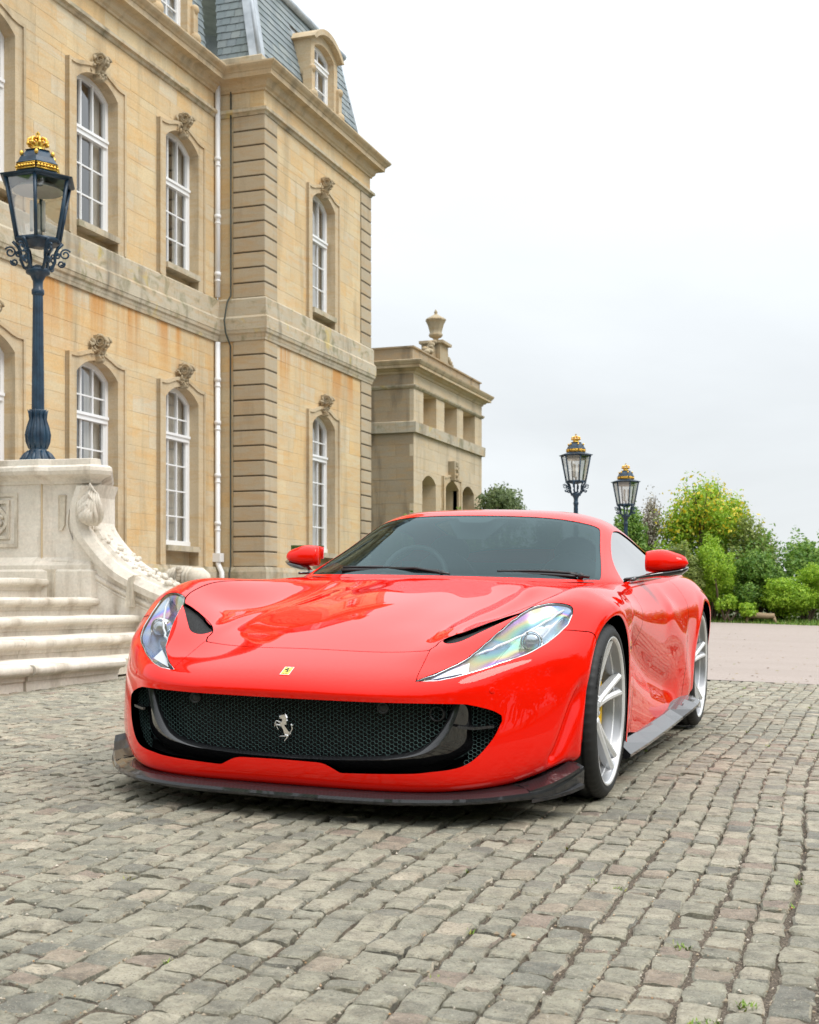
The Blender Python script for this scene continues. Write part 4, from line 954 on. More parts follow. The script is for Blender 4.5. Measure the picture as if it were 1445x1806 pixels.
def foliage(name, blobs, n, ls, mat, rng, dens=.5):
    """leaf faces scattered through lumpy volumes; blobs (x,y,z,rx,ry,rz)"""
    blobs = np.array(blobs, float); vol = blobs[:, 3]*blobs[:, 4]*blobs[:, 5]; pr = (vol**.75)/np.sum(vol**.75)
    k = rng.choice(len(blobs), n, p=pr); d = rng.normal(size=(n, 3)); d /= np.linalg.norm(d, axis=1)[:, None]
    r = rng.uniform(size=n)**dens
    lump = 1+.16*np.sin(d[:, 0]*7+k)+.14*np.sin(d[:, 2]*9+k*2.1)+.10*np.sin(d[:, 1]*11+k*.7)
    c = blobs[k, :3]+d*blobs[k, 3:]*(r*lump)[:, None]
    a = rng.normal(size=(n, 3))*.8+d*1.2; a[:, 2] += .3; a /= np.linalg.norm(a, axis=1)[:, None]
    t = np.cross(a, rng.normal(size=(n, 3))); t /= np.linalg.norm(t, axis=1)[:, None]; b = np.cross(a, t)
    s_ = ls*rng.uniform(.6, 1.4, n)[:, None]
    V = np.empty((n, 4, 3)); V[:, 0] = c-t*s_; V[:, 1] = c+b*s_*.55; V[:, 2] = c+t*s_; V[:, 3] = c-b*s_*.55
    F = np.arange(n*4).reshape(n, 4)
    me = bpy.data.meshes.new(name); me.vertices.add(n*4); me.vertices.foreach_set('co', V.reshape(-1)); me.loops.add(n*4); me.loops.foreach_set('vertex_index', F.reshape(-1).astype(np.int32))
    me.polygons.add(n); me.polygons.foreach_set('loop_start', (np.arange(n)*4).astype(np.int32)); me.materials.append(mat); me.update(); me.validate(); return me
def plant(name, label, cat, base, blobs, n, ls, mat, group=None, trunks=3, seed=0, flower=None, tr=.05, dens=.5):
    rng = np.random.default_rng(seed); x, y = base; z = gz(x, y)-.05
    o = empty(name, (x, y, z), label, cat, group)
    bl = [(x+b[0], y+b[1], z+b[2], *b[3:]) for b in blobs]
    link('crown', foliage('crown', bl, n, ls, mat, rng, dens), o)
    if flower: link('blossom', foliage('blossom', bl, flower, ls*1.25, M_flower, rng, .12), o)
    m = MB()
    for k in range(max(trunks, len(bl) if len(bl) < 9 else 8)):
        b = bl[k % len(bl)]; q0 = Vector((x+rng.normal(0, .06), y+rng.normal(0, .06), z)); q1 = Vector((b[0], b[1], b[2]-.1*b[5]))
        mid = q0.lerp(q1, .5)+Vector((rng.normal(0, .12), rng.normal(0, .12), .1)); m.tube([q0, q0.lerp(mid, .5), mid, mid.lerp(q1, .6), q1], [tr, tr*.85, tr*.65, tr*.4, tr*.15], 6)
        for j in range(7):
            e = Vector((b[0]+rng.uniform(-.7,.7)*b[3], b[1]+rng.uniform(-.7,.7)*b[4], b[2]+rng.uniform(0,.7)*b[5])); s_ = mid.lerp(q1, rng.uniform(.2, 1)); m.tube([s_, s_.lerp(e, .5)+Vector((0, 0, .05)), e], [tr*.3, tr*.2, tr*.06], 4)
    m.obj('trunk', M_bark, o); return o
def at(u, d):  # plan position along the picture column u at depth d
    k = (u-722.5)/2326.2; return (d*(k*math.cos(PSI)-math.sin(PSI)), d*(k*math.sin(PSI)+math.cos(PSI)))
def lumps(w, h, n, seed, d=.8, z0=.25):
    r = np.random.default_rng(seed); out = []
    for i in range(n):
        t = r.uniform(-1, 1); s_ = r.uniform(.17, .30); rz = h*s_*.72; zz = z0*h+rz*.5+r.uniform()**.8*max(0, h*(1-z0)-rz*1.75)*(1-.45*t*t)
        out.append((t*(.5-s_*.75)*w, r.normal(0, d*.3), zz, w*s_, d*s_*1.3, rz))
    return out
def pxs(u0, u1, v0, v1, d):  # width, centre, base offset and height of a plant read from the picture at depth d
    x0, y0 = at((u0+u1)/2, d); w = (u1-u0)/2326.2*d; top = CAMH+(1055-v0)/2326.2*d; bot = CAMH+(1055-v1)/2326.2*d; return (x0, y0), w, top-gz(x0, y0)+.05, bot-gz(x0, y0)+.05
def bush(name, label, u0, u1, v0, d, nb, n, ls, mat, seed, cat='bush', group=None, z0=.12, trunks=3, flower=None, tr=.03, v1=1097, dd=.9, dens=.45):
    (x, y), w, h, b0 = pxs(u0, u1, v0, v1, d); b0 = max(0, b0)
    L = [(a, b, b0+(c_)*(h-b0)/h if h > 0 else c_, r1, r2, r3*(h-b0)/h) for (a, b, c_, r1, r2, r3) in lumps(w, h, nb, seed, dd, z0)]
    L = [(a*math.cos(PSI), b+a*math.sin(PSI), c_, r1, r2, min(r3, (h-c_)*.95+.06)) for (a, b, c_, r1, r2, r3) in L]
    return plant(name, label, cat, (x, y), L, n, ls, mat, group, trunks, seed, flower, tr, dens)
bush('tree', 'grey-green airy tree just right of the annex, behind the car roof', 832, 930, 834, 41, 24, 8500, .055, leafmat('grey_green_leaf', [(0, (.09,.14,.05)), (.5, (.15,.21,.08)), (1, (.24,.30,.13))]), 1, 'tree', z0=.3, v1=985, tr=.10, dd=2.0, dens=.9)
bush('shrub', 'dark sprig-topped shrub showing just above the car roof by the taller lamp', 945, 1020, 882, 30, 7, 5000, .04, M_lf_dark, 2, v1=1060)
bush('tree', 'dark olive conifer-like tree behind the lamp near the yellow tree', 1070, 1150, 865, 27.6, 14, 15000, .035, M_lf_mid, 3, 'tree', z0=.2, tr=.06)
bush('tree', 'pale grey half-bare tree with dead twigs left of the yellow tree', 1118, 1168, 838, 28.6, 8, 2600, .025, plain('dry_twig_leaf', (.36,.33,.27), .8), 4, 'tree', z0=.4, tr=.05, dens=.9)
bush('laburnum_tree', 'tall round tree covered with yellow blossom', 1168, 1328, 822, 29.0, 34, 17000, .034, M_lf_lime, 5, 'tree', z0=.15, flower=2300, tr=.06, v1=1010, dd=1.6, dens=.85)
bush('shrub', 'loose olive shrub below the right side of the yellow tree', 1270, 1378, 888, 28.2, 10, 8000, .035, M_lf_olive, 6, z0=.3)
bush('shrub', 'broad light-olive mounded shrub right behind the car mirror', 1150, 1245, 935, 26.9, 15, 30000, .022, M_lf_olive, 7, dens=.33)
bush('shrub', 'rounded yellow-green shrub beside the mounded olive one', 1218, 1298, 928, 27.0, 14, 30000, .021, M_lf_lime, 8, dens=.33)
bush('shrub', 'fresh green loose shrub at the left of the hedge, above the rear wheel', 1098, 1190, 915, 27.8, 9, 10000, .030, M_lf_lime, 18)
bush('shrub', 'small leafy yellow-green plant at the hedge foot by the log', 1262, 1302, 1038, 26.6, 5, 4500, .03, M_lf_lime, 9)
bush('shrub', 'mid-green twiggy shrub in the middle of the hedge', 1285, 1385, 955, 27.3, 12, 15000, .030, M_lf_mid, 10)
bush('shrub', 'low bright fern-like shrub behind the fallen log', 1300, 1350, 1055, 26.7, 5, 4200, .032, M_lf_lime, 19)
bush('bush', 'dense bright lime-green bush at the right edge', 1352, 1490, 982, 26.8, 15, 36000, .022, M_lf_lime, 11, dens=.35)
bush('bush', 'dark green bush tucked left of the bright lime-green one', 1340, 1395, 990, 27.4, 7, 10000, .028, M_lf_mid, 12)
bush('tree', 'small dark leafy tree behind the lime-green bush at the right edge', 1388, 1465, 942, 30, 8, 7000, .045, M_lf_mid, 13, 'tree', v1=1040)
# a hedge that closes the gaps: one leafy mass
rng = np.random.default_rng(40); bl = []
for i in range(35):
    x = -10.2+i*.66; bl.append((x, 28.9+.33*0+rng.normal(0, .25), gz(x, 28.9)+.9, .6, .6, .95+rng.uniform(-.15, .3)))
tag(link('hedge', foliage('hedge', bl, 70000, .042, M_lf_mid, rng, .45)), 'dark hedge mass behind the separate shrubs', 'hedge', kind='stuff')
bl = []
for i in range(26): x = 3+i*.9; bl.append((x, 28+rng.normal(0, .4), gz(x, 28)+1.0, .9, .8, 1.3+rng.uniform(-.2, .6)))
tag(link('hedge_mass', foliage('hedge_mass', bl, 20000, .08, M_lf_mid, rng, .4)), 'leafy hedge carrying on past the right edge of the photo', 'hedge', kind='stuff')
# fallen log at the hedge foot
x, y = at(1345, 26.4); m = MB(); z = gz(x, y)-.03
m.tube([(x-.30, y, z+.17), (x-.15, y+.02, z+.19), (x+.12, y, z+.17), (x+.24, y-.01, z+.18)], [.055, .065, .06, .05], 9); m.tube([(x+.22, y, z+.16), (x+.27, y-.04, z+.02)], [.035, .03], 6); m.tube([(x-.28, y, z+.14), (x-.31, y-.04, z)], [.035, .03], 6)
tag(m.obj('log', plain('dead_wood', (.36,.26,.16), .9)), 'pale fallen log at the foot of the hedge', 'log')
# trees that stand round the forecourt, seen only as reflections in the car
for i, (x0, y0, x1, y1, h, n) in enumerate([(14, -16, 20, 32, 9.5, 26), (-26, -20, 20, -18, 10.5, 30)]):
    rng = np.random.default_rng(60+i); bl = []
    for k in range(n):
        t = k/(n-1); r = rng.uniform(1.8, 3.2); bl.append((x0+(x1-x0)*t+rng.normal(0, .6), y0+(y1-y0)*t+rng.normal(0, .6), h*rng.uniform(.3, .62), r, r, h*rng.uniform(.32, .46)))
        bl.append((bl[-1][0]+rng.normal(), bl[-1][1]+rng.normal(), 1.2, 1.8, 1.8, 1.6))
    tag(link('woodland', foliage('woodland', bl, 42000, .26, M_lf_mid if i else M_lf_dark, rng, .4)), ['belt of dark trees along the right side of the forecourt', 'belt of green trees across the forecourt, behind the photographer'][i], 'trees', kind='stuff')
# ================================================================ CAR: body surfaces as B-spline nets (car frame: x to its left, a to its rear, z up)
import numpy as np
def bnet(P, nu, nv, mirror=True):
    """P[rings, cols, 3]; uniform cubic B-spline with a one-step correction so that it passes close to the net points.
    nu, nv: samples per span along rings / columns. returns V, N, (ring, col) parameters, grid shape"""
    P = np.array(P, float)
    def pad(Q, ax, mir):
        Q = np.moveaxis(Q, ax, 0)
        if mir: a = Q[1].copy(); a[..., 0] *= -1
        else: a = 2*Q[0]-Q[1]
        b = 2*Q[-1]-Q[-2]
        return np.moveaxis(np.concatenate([a[None], Q, b[None]]), 0, ax)
    for it in range(2):
        Q0 = P if it == 0 else Q
        # interpolation residual
        A = pad(pad(Q0, 0, False), 1, mirror)
        S_ = (A[:-2]+4*A[1:-1]+A[2:])/6; S_ = (S_[:, :-2]+4*S_[:, 1:-1]+S_[:, 2:])/6
        Q = Q0+(P-S_)*.9
    A = pad(pad(Q, 0, False), 1, mirror)
    def basis(n, k):
        t = np.linspace(0, n-1, (n-1)*k+1); i = np.minimum(t.astype(int), n-2); f = t-i
        B = np.stack([(1-f)**3, 3*f**3-6*f**2+4, -3*f**3+3*f**2+3*f+1, f**3], 1)/6
        D = np.stack([-(1-f)**2, 3*f**2-4*f, -3*f**2+2*f+1, f**2], 1)/2
        W = np.zeros((len(t), n+2)); WD = W.copy()
        for j in range(4): W[np.arange(len(t)), i+j] += B[:, j]; WD[np.arange(len(t)), i+j] += D[:, j]
        return t, W, WD
    tu, Wu, Du = basis(P.shape[0], nu); tv, Wv, Dv = basis(P.shape[1], nv)
    V = np.einsum('ri,ijk,cj->rck', Wu, A, Wv); U_ = np.einsum('ri,ijk,cj->rck', Du, A, Wv); V_ = np.einsum('ri,ijk,cj->rck', Wu, A, Dv)
    g = np.stack(np.meshgrid(tu, tv, indexing='ij'), -1)
    return V, U_, V_, g
COLX = None
def R_(x, a, z): return np.stack([np.array(x, float), np.array(a, float), np.array(z, float)], 1)
XF = [0, .2, .36, .49, .59, .68, .775, .865, .925, .955, .955, .955]
def ring(a, z, x=None):
    x = XF if x is None else x
    a = [a]*12 if np.isscalar(a) else a; return R_(x, a, z)
BODY = np.array([
 ring([-.84,-.84,-.825,-.79,-.75,-.69,-.61,-.52,-.44,-.35,-.27,-.2], [.105,.105,.105,.105,.11,.115,.125,.145,.165,.18,.18,.18], [0,.2,.36,.49,.58,.66,.74,.81,.855,.88,.89,.90]),
 ring([-.895,-.893,-.88,-.845,-.805,-.75,-.675,-.585,-.50,-.415,-.34,-.27], [.112,.112,.112,.114,.12,.128,.14,.16,.18,.19,.20,.20], [0,.2,.36,.49,.585,.67,.755,.83,.88,.91,.93,.935]),
 ring([-.925,-.922,-.908,-.873,-.83,-.775,-.70,-.61,-.52,-.43,-.34,-.26], [.165,.165,.165,.165,.17,.178,.19,.205,.22,.23,.235,.235], [0,.2,.36,.49,.585,.672,.76,.84,.892,.922,.938,.945]),
 ring([-.93,-.926,-.91,-.873,-.828,-.77,-.695,-.60,-.50,-.405,-.31,-.22], [.26,.26,.26,.26,.262,.27,.28,.29,.30,.305,.31,.31], [0,.2,.36,.49,.59,.68,.768,.85,.905,.935,.95,.955]),
 ring([-.93,-.926,-.908,-.868,-.82,-.76,-.683,-.585,-.48,-.38,-.285,-.2], [.35,.35,.35,.352,.356,.362,.37,.38,.385,.39,.39,.39], [0,.2,.36,.49,.59,.68,.77,.855,.912,.943,.958,.962]),
 ring([-.932,-.928,-.908,-.865,-.813,-.75,-.672,-.57,-.46,-.355,-.26,-.18], [.412,.412,.412,.416,.424,.434,.444,.455,.462,.462,.45,.45], [0,.2,.36,.49,.59,.68,.772,.857,.916,.948,.96,.965]),
 ring([-.937,-.932,-.91,-.862,-.806,-.74,-.657,-.55,-.435,-.325,-.23,-.16], [.441,.441,.442,.449,.462,.477,.492,.505,.512,.512,.49,.47], [0,.2,.36,.49,.59,.68,.772,.858,.918,.951,.963,.965]),
 ring([-.900,-.893,-.868,-.818,-.76,-.69,-.605,-.50,-.385,-.275,-.20,-.14], [.487,.487,.488,.499,.515,.532,.548,.56,.565,.562,.52,.48], [0,.2,.36,.49,.59,.68,.773,.86,.921,.954,.966,.967]),
 ring([-.80,-.79,-.765,-.715,-.665,-.60,-.52,-.42,-.315,-.215,-.15,-.10], [.531,.531,.532,.545,.565,.588,.607,.618,.618,.608,.54,.48], [0,.2,.36,.49,.59,.68,.774,.862,.925,.958,.969,.969]),
 ring([-.65,-.64,-.62,-.575,-.53,-.475,-.405,-.32,-.235,-.155,-.10,-.06], [.578,.577,.580,.612,.640,.660,.675,.680,.672,.650,.56,.48], [0,.2,.36,.49,.59,.685,.776,.864,.93,.962,.972,.972]),
 ring([-.45,-.445,-.43,-.395,-.36,-.325,-.275,-.20,-.135,-.08,-.05,-.02], [.635,.633,.630,.645,.684,.722,.746,.746,.722,.682,.58,.48], [0,.2,.36,.49,.59,.69,.778,.866,.935,.966,.974,.974]),
 ring([-.25,-.25,-.235,-.215,-.19,-.165,-.13,-.09,-.05,-.02,0,.0], [.682,.679,.669,.662,.682,.736,.778,.780,.746,.70,.59,.48], [0,.2,.36,.49,.59,.69,.779,.867,.938,.970,.976,.976]),
 ring([-.05,-.05,-.045,-.04,-.03,-.02,-.01,0,.01,.02,.02,.02], [.720,.716,.700,.678,.680,.738,.797,.796,.755,.708,.59,.48], [0,.2,.36,.49,.59,.69,.780,.868,.939,.972,.978,.976]),
 ring(.15, [.751,.747,.726,.696,.692,.746,.804,.803,.757,.706,.53,.30], [0,.2,.36,.49,.59,.69,.781,.868,.938,.970,.975,.974]),
 ring(.36, [.780,.776,.756,.726,.720,.758,.803,.800,.752,.690,.45,.17], [0,.2,.36,.49,.59,.69,.782,.867,.934,.962,.962,.955]),
 ring(.56, [.806,.803,.787,.764,.758,.776,.805,.795,.742,.670,.46,.19], [0,.2,.36,.49,.59,.69,.784,.862,.924,.948,.935,.930]),
 ring(.78, [.834,.831,.823,.814,.808,.807,.812,.792,.733,.655,.44,.165], [0,.2,.36,.49,.59,.69,.786,.858,.914,.938,.928,.925]),
 ring(1.05, [.80,.80,.80,.81,.815,.818,.822,.796,.732,.648,.43,.16], [0,.2,.36,.49,.59,.69,.790,.856,.910,.936,.920,.925]),
 ring(1.40, [.80,.80,.80,.81,.82,.826,.832,.802,.732,.645,.43,.16], [0,.2,.36,.49,.59,.69,.800,.862,.914,.942,.922,.928]),
 ring(1.80, [.80,.80,.80,.81,.825,.835,.842,.812,.740,.650,.43,.165], [0,.2,.36,.49,.59,.69,.806,.870,.922,.952,.938,.938]),
 ring(2.12, [.80,.80,.80,.82,.83,.845,.852,.825,.752,.66,.45,.18], [0,.2,.36,.49,.59,.70,.812,.882,.942,.972,.955,.950]),
 ring(2.42, [.80,.80,.80,.82,.84,.855,.860,.832,.760,.67,.48,.28], [0,.2,.36,.49,.59,.70,.815,.890,.955,.986,.982,.965]),
 ring(2.72, [.82,.82,.82,.83,.85,.86,.865,.836,.765,.675,.49,.34], [0,.2,.36,.49,.59,.70,.812,.888,.955,.988,.985,.970]),
 ring(3.02, [.87,.87,.868,.866,.865,.868,.866,.838,.765,.675,.46,.25], [0,.2,.36,.49,.59,.70,.795,.870,.938,.972,.965,.945]),
 ring([3.36,3.36,3.355,3.345,3.33,3.31,3.28,3.25,3.22,3.2,3.2,3.2], [.895,.895,.892,.888,.882,.876,.866,.835,.765,.67,.45,.22], [0,.2,.36,.48,.57,.66,.75,.825,.895,.93,.925,.90]),
 ring([3.60,3.60,3.59,3.57,3.54,3.50,3.45,3.40,3.36,3.34,3.33,3.33], [.90,.90,.897,.89,.88,.868,.85,.81,.74,.65,.45,.24], [0,.2,.35,.46,.54,.62,.70,.77,.835,.87,.865,.84]),
 ring([3.66,3.66,3.65,3.63,3.60,3.56,3.51,3.46,3.42,3.40,3.39,3.39], [.80,.80,.80,.795,.79,.78,.76,.73,.68,.60,.43,.25], [0,.2,.35,.46,.54,.62,.70,.76,.81,.835,.83,.80]),
 ring([3.62,3.62,3.61,3.59,3.56,3.52,3.47,3.42,3.38,3.36,3.35,3.35], [.30,.30,.30,.30,.30,.30,.30,.30,.30,.30,.27,.25], [0,.2,.35,.46,.54,.62,.69,.74,.78,.80,.80,.79]),
])
def g(*p): return [list(q) for q in p]
ROOF = np.array([
 g((0,.66,.79),(.25,.68,.79),(.46,.74,.79),(.635,.84,.79),(.735,.93,.79),(.77,.97,.785),(.785,1.0,.78),(.80,1.02,.775),(.80,1.02,.75)),
 g((0,.725,.837),(.25,.745,.836),(.46,.80,.834),(.635,.885,.832),(.728,.965,.832),(.758,.995,.829),(.785,1.03,.824),(.812,1.05,.815),(.812,1.05,.77)),
 g((0,.94,.940),(.24,.955,.938),(.44,1.0,.931),(.605,1.08,.918),(.69,1.14,.908),(.727,1.165,.892),(.775,1.19,.862),(.822,1.2,.828),(.83,1.2,.78)),
 g((0,1.17,1.050),(.23,1.18,1.047),(.42,1.215,1.036),(.565,1.29,1.015),(.642,1.345,.998),(.685,1.37,.972),(.752,1.385,.908),(.835,1.40,.834),(.845,1.40,.78)),
 g((0,1.40,1.150),(.22,1.41,1.147),(.40,1.45,1.138),(.53,1.515,1.118),(.602,1.57,1.095),(.648,1.59,1.064),(.722,1.60,.968),(.842,1.60,.840),(.85,1.60,.78)),
 g((0,1.56,1.182),(.22,1.57,1.179),(.40,1.60,1.169),(.52,1.66,1.147),(.590,1.71,1.120),(.638,1.73,1.083),(.714,1.74,.985),(.848,1.75,.843),(.85,1.75,.78)),
 g((0,1.76,1.197),(.22,1.77,1.194),(.39,1.79,1.184),(.51,1.83,1.160),(.582,1.87,1.128),(.63,1.89,1.088),(.708,1.90,.988),(.852,1.90,.847),(.86,1.90,.78)),
 g((0,2.02,1.196),(.22,2.02,1.193),(.38,2.03,1.182),(.50,2.05,1.156),(.577,2.07,1.118),(.628,2.08,1.075),(.708,2.09,.982),(.856,2.10,.852),(.86,2.10,.78)),
 g((0,2.32,1.168),(.22,2.32,1.164),(.38,2.33,1.152),(.50,2.34,1.124),(.577,2.35,1.086),(.632,2.36,1.045),(.715,2.36,.966),(.856,2.36,.858),(.86,2.36,.78)),
 g((0,2.65,1.108),(.22,2.65,1.104),(.38,2.65,1.093),(.50,2.65,1.066),(.585,2.65,1.030),(.645,2.65,.995),(.725,2.65,.935),(.845,2.65,.862),(.85,2.65,.78)),
 g((0,3.0,1.020),(.22,3.0,1.018),(.38,3.0,1.008),(.51,3.0,.985),(.60,3.0,.956),(.665,3.0,.932),(.735,3.0,.900),(.82,3.0,.866),(.83,3.0,.78)),
 g((0,3.34,.935),(.22,3.34,.933),(.38,3.34,.928),(.50,3.33,.915),(.59,3.32,.900),(.66,3.31,.888),(.72,3.3,.872),(.78,3.3,.85),(.79,3.3,.78)),
 g((0,3.62,.893),(.22,3.62,.892),(.36,3.61,.889),(.47,3.59,.88),(.55,3.56,.87),(.62,3.53,.86),(.68,3.5,.84),(.72,3.47,.81),(.72,3.47,.76)),
])
def gauss(d, w): return np.exp(-(d/w)**2)
def seglines(P, A):
    """distance of points P[n,k] to polyline A[m,k], with parameter 0..1 of nearest point"""
    A = np.array(A, float); best = np.full(len(P), 1e9); tt = np.zeros(len(P)); m = len(A)-1
    for i in range(m):
        d = A[i+1]-A[i]; t = np.clip(((P-A[i])@d)/(d@d), 0, 1); q = np.linalg.norm(P-A[i]-t[:, None]*d, axis=1)
        k = q < best; best[k] = q[k]; tt[k] = (i+t[k])/m
    return best, tt
def sm01(x): x = np.clip(x, 0, 1); return x*x*(3-2*x)
def detail(V, N):
    """local modelling on top of the net: hood crease, door scallop, sill flare, bumper corner blade"""
    x, a, z = V[..., 0], V[..., 1], V[..., 2]; D = np.zeros_like(x)
    side = sm01((x-.80)/.08)*(N[..., 0] > .2)
    # door scallop: a long hollow that starts behind the front wheel and sweeps down and back to the rear haunch
    mid = .50-.16*sm01((a-.45)/1.5)
    w = .11+.05*sm01((a-.5)/.9)
    d1, t1 = seglines(np.stack([a.ravel(), z.ravel()], 1), [(.52, .575), (.8, .50), (1.3, .375), (1.9, .27)]); d1 = d1.reshape(a.shape); t1 = t1.reshape(a.shape)
    D -= side*.034*gauss(d1, .085)*sm01((a-.44)/.2)*(1-sm01((a-1.7)/.35))
    d2, t2 = seglines(np.stack([a.ravel(), z.ravel()], 1), [(1.65, .66), (2.0, .50), (2.2, .28)]); D += side*.014*gauss(d2.reshape(a.shape), .10)
    # crisp upper edge of the hollow
    D += side*.004*gauss(z-(mid+.17+.02*a), .06)*sm01((a-.35)/.3)*(1-sm01((a-1.9)/.4))
    # wheel-arch lips flare a little
    for ca, cz, r in ((0, .335, .375), (2.72, .345, .385)):
        rr = np.hypot(a-ca, z-cz); D += side*.010*gauss(rr-(r+.015), .035)
    # upright blade ahead of the front wheel
    dd, tt = seglines(np.stack([a.ravel(), z.ravel()], 1), [(-.345, .52), (-.43, .36), (-.50, .21)]); dd = dd.reshape(a.shape); tt = tt.reshape(a.shape)
    sg_ = np.sign((a+.43)*.6+(z-.36)*-.35*0+(a+.43)*.4)
    D -= (x > .78)*.030*gauss(dd, .024)*sm01(tt/.4)*(a < -.2)
    # soft ridge along the hood from the vent to the windscreen corner
    d = np.abs(x-(.455+.02*(a+.4))); D += .013*gauss(d, .034)*sm01((a+.62)/.35)*(1-sm01((a-.55)/.25))*(N[..., 2] > .3)
    d = np.abs(x-.24); D -= .007*gauss(d, .10)*sm01((a+.55)/.3)*(1-sm01((a-.6)/.2))*(N[..., 2] > .3)
    return V+N*D[..., None]
def build(P, nu, nv, det=None):
    V, U_, W_, gr = bnet(P, nu, nv)
    N = np.cross(W_, U_); L = np.linalg.norm(N, axis=-1, keepdims=True); N = N/np.maximum(L, 1e-9)
    # outward: point away from the car's core
    core = V*np.array([0, 0, 0])+np.stack([np.zeros_like(V[..., 0]), np.clip(V[..., 1], -.35, 3.2), np.full_like(V[..., 0], .35)], -1)
    s_ = np.sign(np.median(np.sum((V-core)*N, -1))); N *= s_
    if det is not None:
        V = det(V, N)
        dU = np.gradient(V, axis=0); dV = np.gradient(V, axis=1); dV[:, 0, 1:] = 0; dU[:, 0, 0] = 0
        N2 = np.cross(dV, dU); N2 = N2/np.maximum(np.linalg.norm(N2, axis=-1, keepdims=True), 1e-9)*s_; N = N2
    return V, N, gr, s_

# narrow the nose corner slightly
for _k in range(1, 7): BODY[_k, 5:9, 1] += np.array([.012, .026, .032, .022])
for _k in range(0, 10):
    BODY[_k, 6:, 0] -= np.array([.006, .014, .02, .022, .02, .016])*(1-_k/12)
    BODY[_k, 5:9, 1] += np.array([.004, .010, .012, .008])
# ================================================================ CAR: cutting the panels out of the surfaces
class Patch:
    def __init__(s, V, N, U, F): s.V, s.N, s.U, s.F = V, N, U, F; s.seg = {}
    @staticmethod
    def grid(V, N, g_, flip=False):
        n, m = V.shape[:2]; i = np.arange(n*m).reshape(n, m)
        F = np.stack([i[:-1, :-1], i[:-1, 1:], i[1:, 1:], i[1:, :-1]], -1).reshape(-1, 4)
        v = V.reshape(-1, 3); nn = N.reshape(-1, 3)
        a = np.cross(v[F[:, 1]]-v[F[:, 0]], v[F[:, 3]]-v[F[:, 0]]); 
        if np.median(np.sum(a*nn[F[:, 0]], 1)) < 0: F = F[:, ::-1]
        return Patch(v, nn, g_.reshape(-1, 2), [tuple(f) for f in F.tolist()])
    def clip(s, fv, key=None):
        """keep the part where fv > 0; the cut edges are recorded under key"""
        fv = np.where(np.abs(fv) < 1e-7, 1e-7, fv); pos = fv > 0
        V = [s.V]; N = [s.N]; U = [s.U]; cache = {}; nv = len(s.V); addV = []; addN = []; addU = []; out = []; segs = []
        for f in s.F:
            p = [pos[i] for i in f]
            if all(p): out.append(f); continue
            if not any(p): continue
            q = []; cut = []
            for k in range(len(f)):
                i, j = f[k], f[(k+1) % len(f)]
                if pos[i]: q.append(i)
                if pos[i] and not pos[j]: ex = len(cut)
                if pos[i] != pos[j]:
                    e = (i, j) if i < j else (j, i)
                    if e not in cache:
                        t = fv[e[0]]/(fv[e[0]]-fv[e[1]]); addV.append(s.V[e[0]]*(1-t)+s.V[e[1]]*t); n_ = s.N[e[0]]*(1-t)+s.N[e[1]]*t
                        addN.append(n_/max(1e-9, np.linalg.norm(n_))); addU.append(s.U[e[0]]*(1-t)+s.U[e[1]]*t); cache[e] = nv+len(addV)-1
                    q.append(cache[e]); cut.append(cache[e])
            if len(q) >= 3: out.append(tuple(q))
            if len(cut) == 2: segs.append((cut[ex], cut[1-ex]))
        r = Patch(np.concatenate([s.V]+([np.array(addV)] if addV else [])), np.concatenate([s.N]+([np.array(addN)] if addN else [])), np.concatenate([s.U]+([np.array(addU)] if addU else [])), out)
        r.seg = {k: list(v) for k, v in s.seg.items()}
        if key: r.seg[key] = r.seg.get(key, [])+segs
        return r.compact()
    def compact(s):
        used = np.zeros(len(s.V), bool); 
        for f in s.F: used[list(f)] = True
        m = np.cumsum(used)-1; s.F = [tuple(int(m[i]) for i in f) for f in s.F]
        s.seg = {k: [(int(m[a]), int(m[b])) for a, b in v if used[a] and used[b]] for k, v in s.seg.items()}
        s.V, s.N, s.U = s.V[used], s.N[used], s.U[used]; return s
    def split(s, fn, key=None, gap=0.0):
        f = fn(s); return s.clip(f-gap, key), s.clip(-f-gap, key)
    def mirror(s):
        r = Patch(s.V*[-1, 1, 1], s.N*[-1, 1, 1], s.U.copy(), [f[::-1] for f in s.F]); r.seg = {k: [(b, a) for a, b in v] for k, v in s.seg.items()}; return r
    def merge(s, o):
        k = len(s.V); r = Patch(np.concatenate([s.V, o.V]), np.concatenate([s.N, o.N]), np.concatenate([s.U, o.U]), s.F+[tuple(i+k for i in f) for f in o.F])
        r.seg = {q_: list(v) for q_, v in s.seg.items()}
        for q_, v in o.seg.items(): r.seg[q_] = r.seg.get(q_, [])+[(a+k, b+k) for a, b in v]
        return r
    def flange(s, key, dfn, n=1):
        """fold the cut edge key inwards by dfn(V, N) (a vector per vertex)"""
        if key not in s.seg or not s.seg[key]: return s
        ids = sorted(set(i for e in s.seg[key] for i in e)); mp = {}; V = s.V[ids]; N = s.N[ids]; d = dfn(V, N)
        k = len(s.V); base = {i: k+j for j, i in enumerate(ids)}; far = {i: k+len(ids)+j for j, i in enumerate(ids)}
        dn = d/np.maximum(np.linalg.norm(d, axis=1, keepdims=True), 1e-9)
        # side normals: across the edge
        T = np.zeros_like(V); loc = {i: j for j, i in enumerate(ids)}
        for a, b in s.seg[key]: t = s.V[b]-s.V[a]; L = np.linalg.norm(t); T[loc[a]] += t/max(L, 1e-9); T[loc[b]] += t/max(L, 1e-9)
        nn = np.cross(T, dn); nn /= np.maximum(np.linalg.norm(nn, axis=1, keepdims=True), 1e-9)
        r = Patch(np.concatenate([s.V, V, V+d]), np.concatenate([s.N, nn, nn]), np.concatenate([s.U, s.U[ids], s.U[ids]]), s.F+[(base[b], base[a], far[a], far[b]) for a, b in s.seg[key]])
        r.seg = s.seg; return r
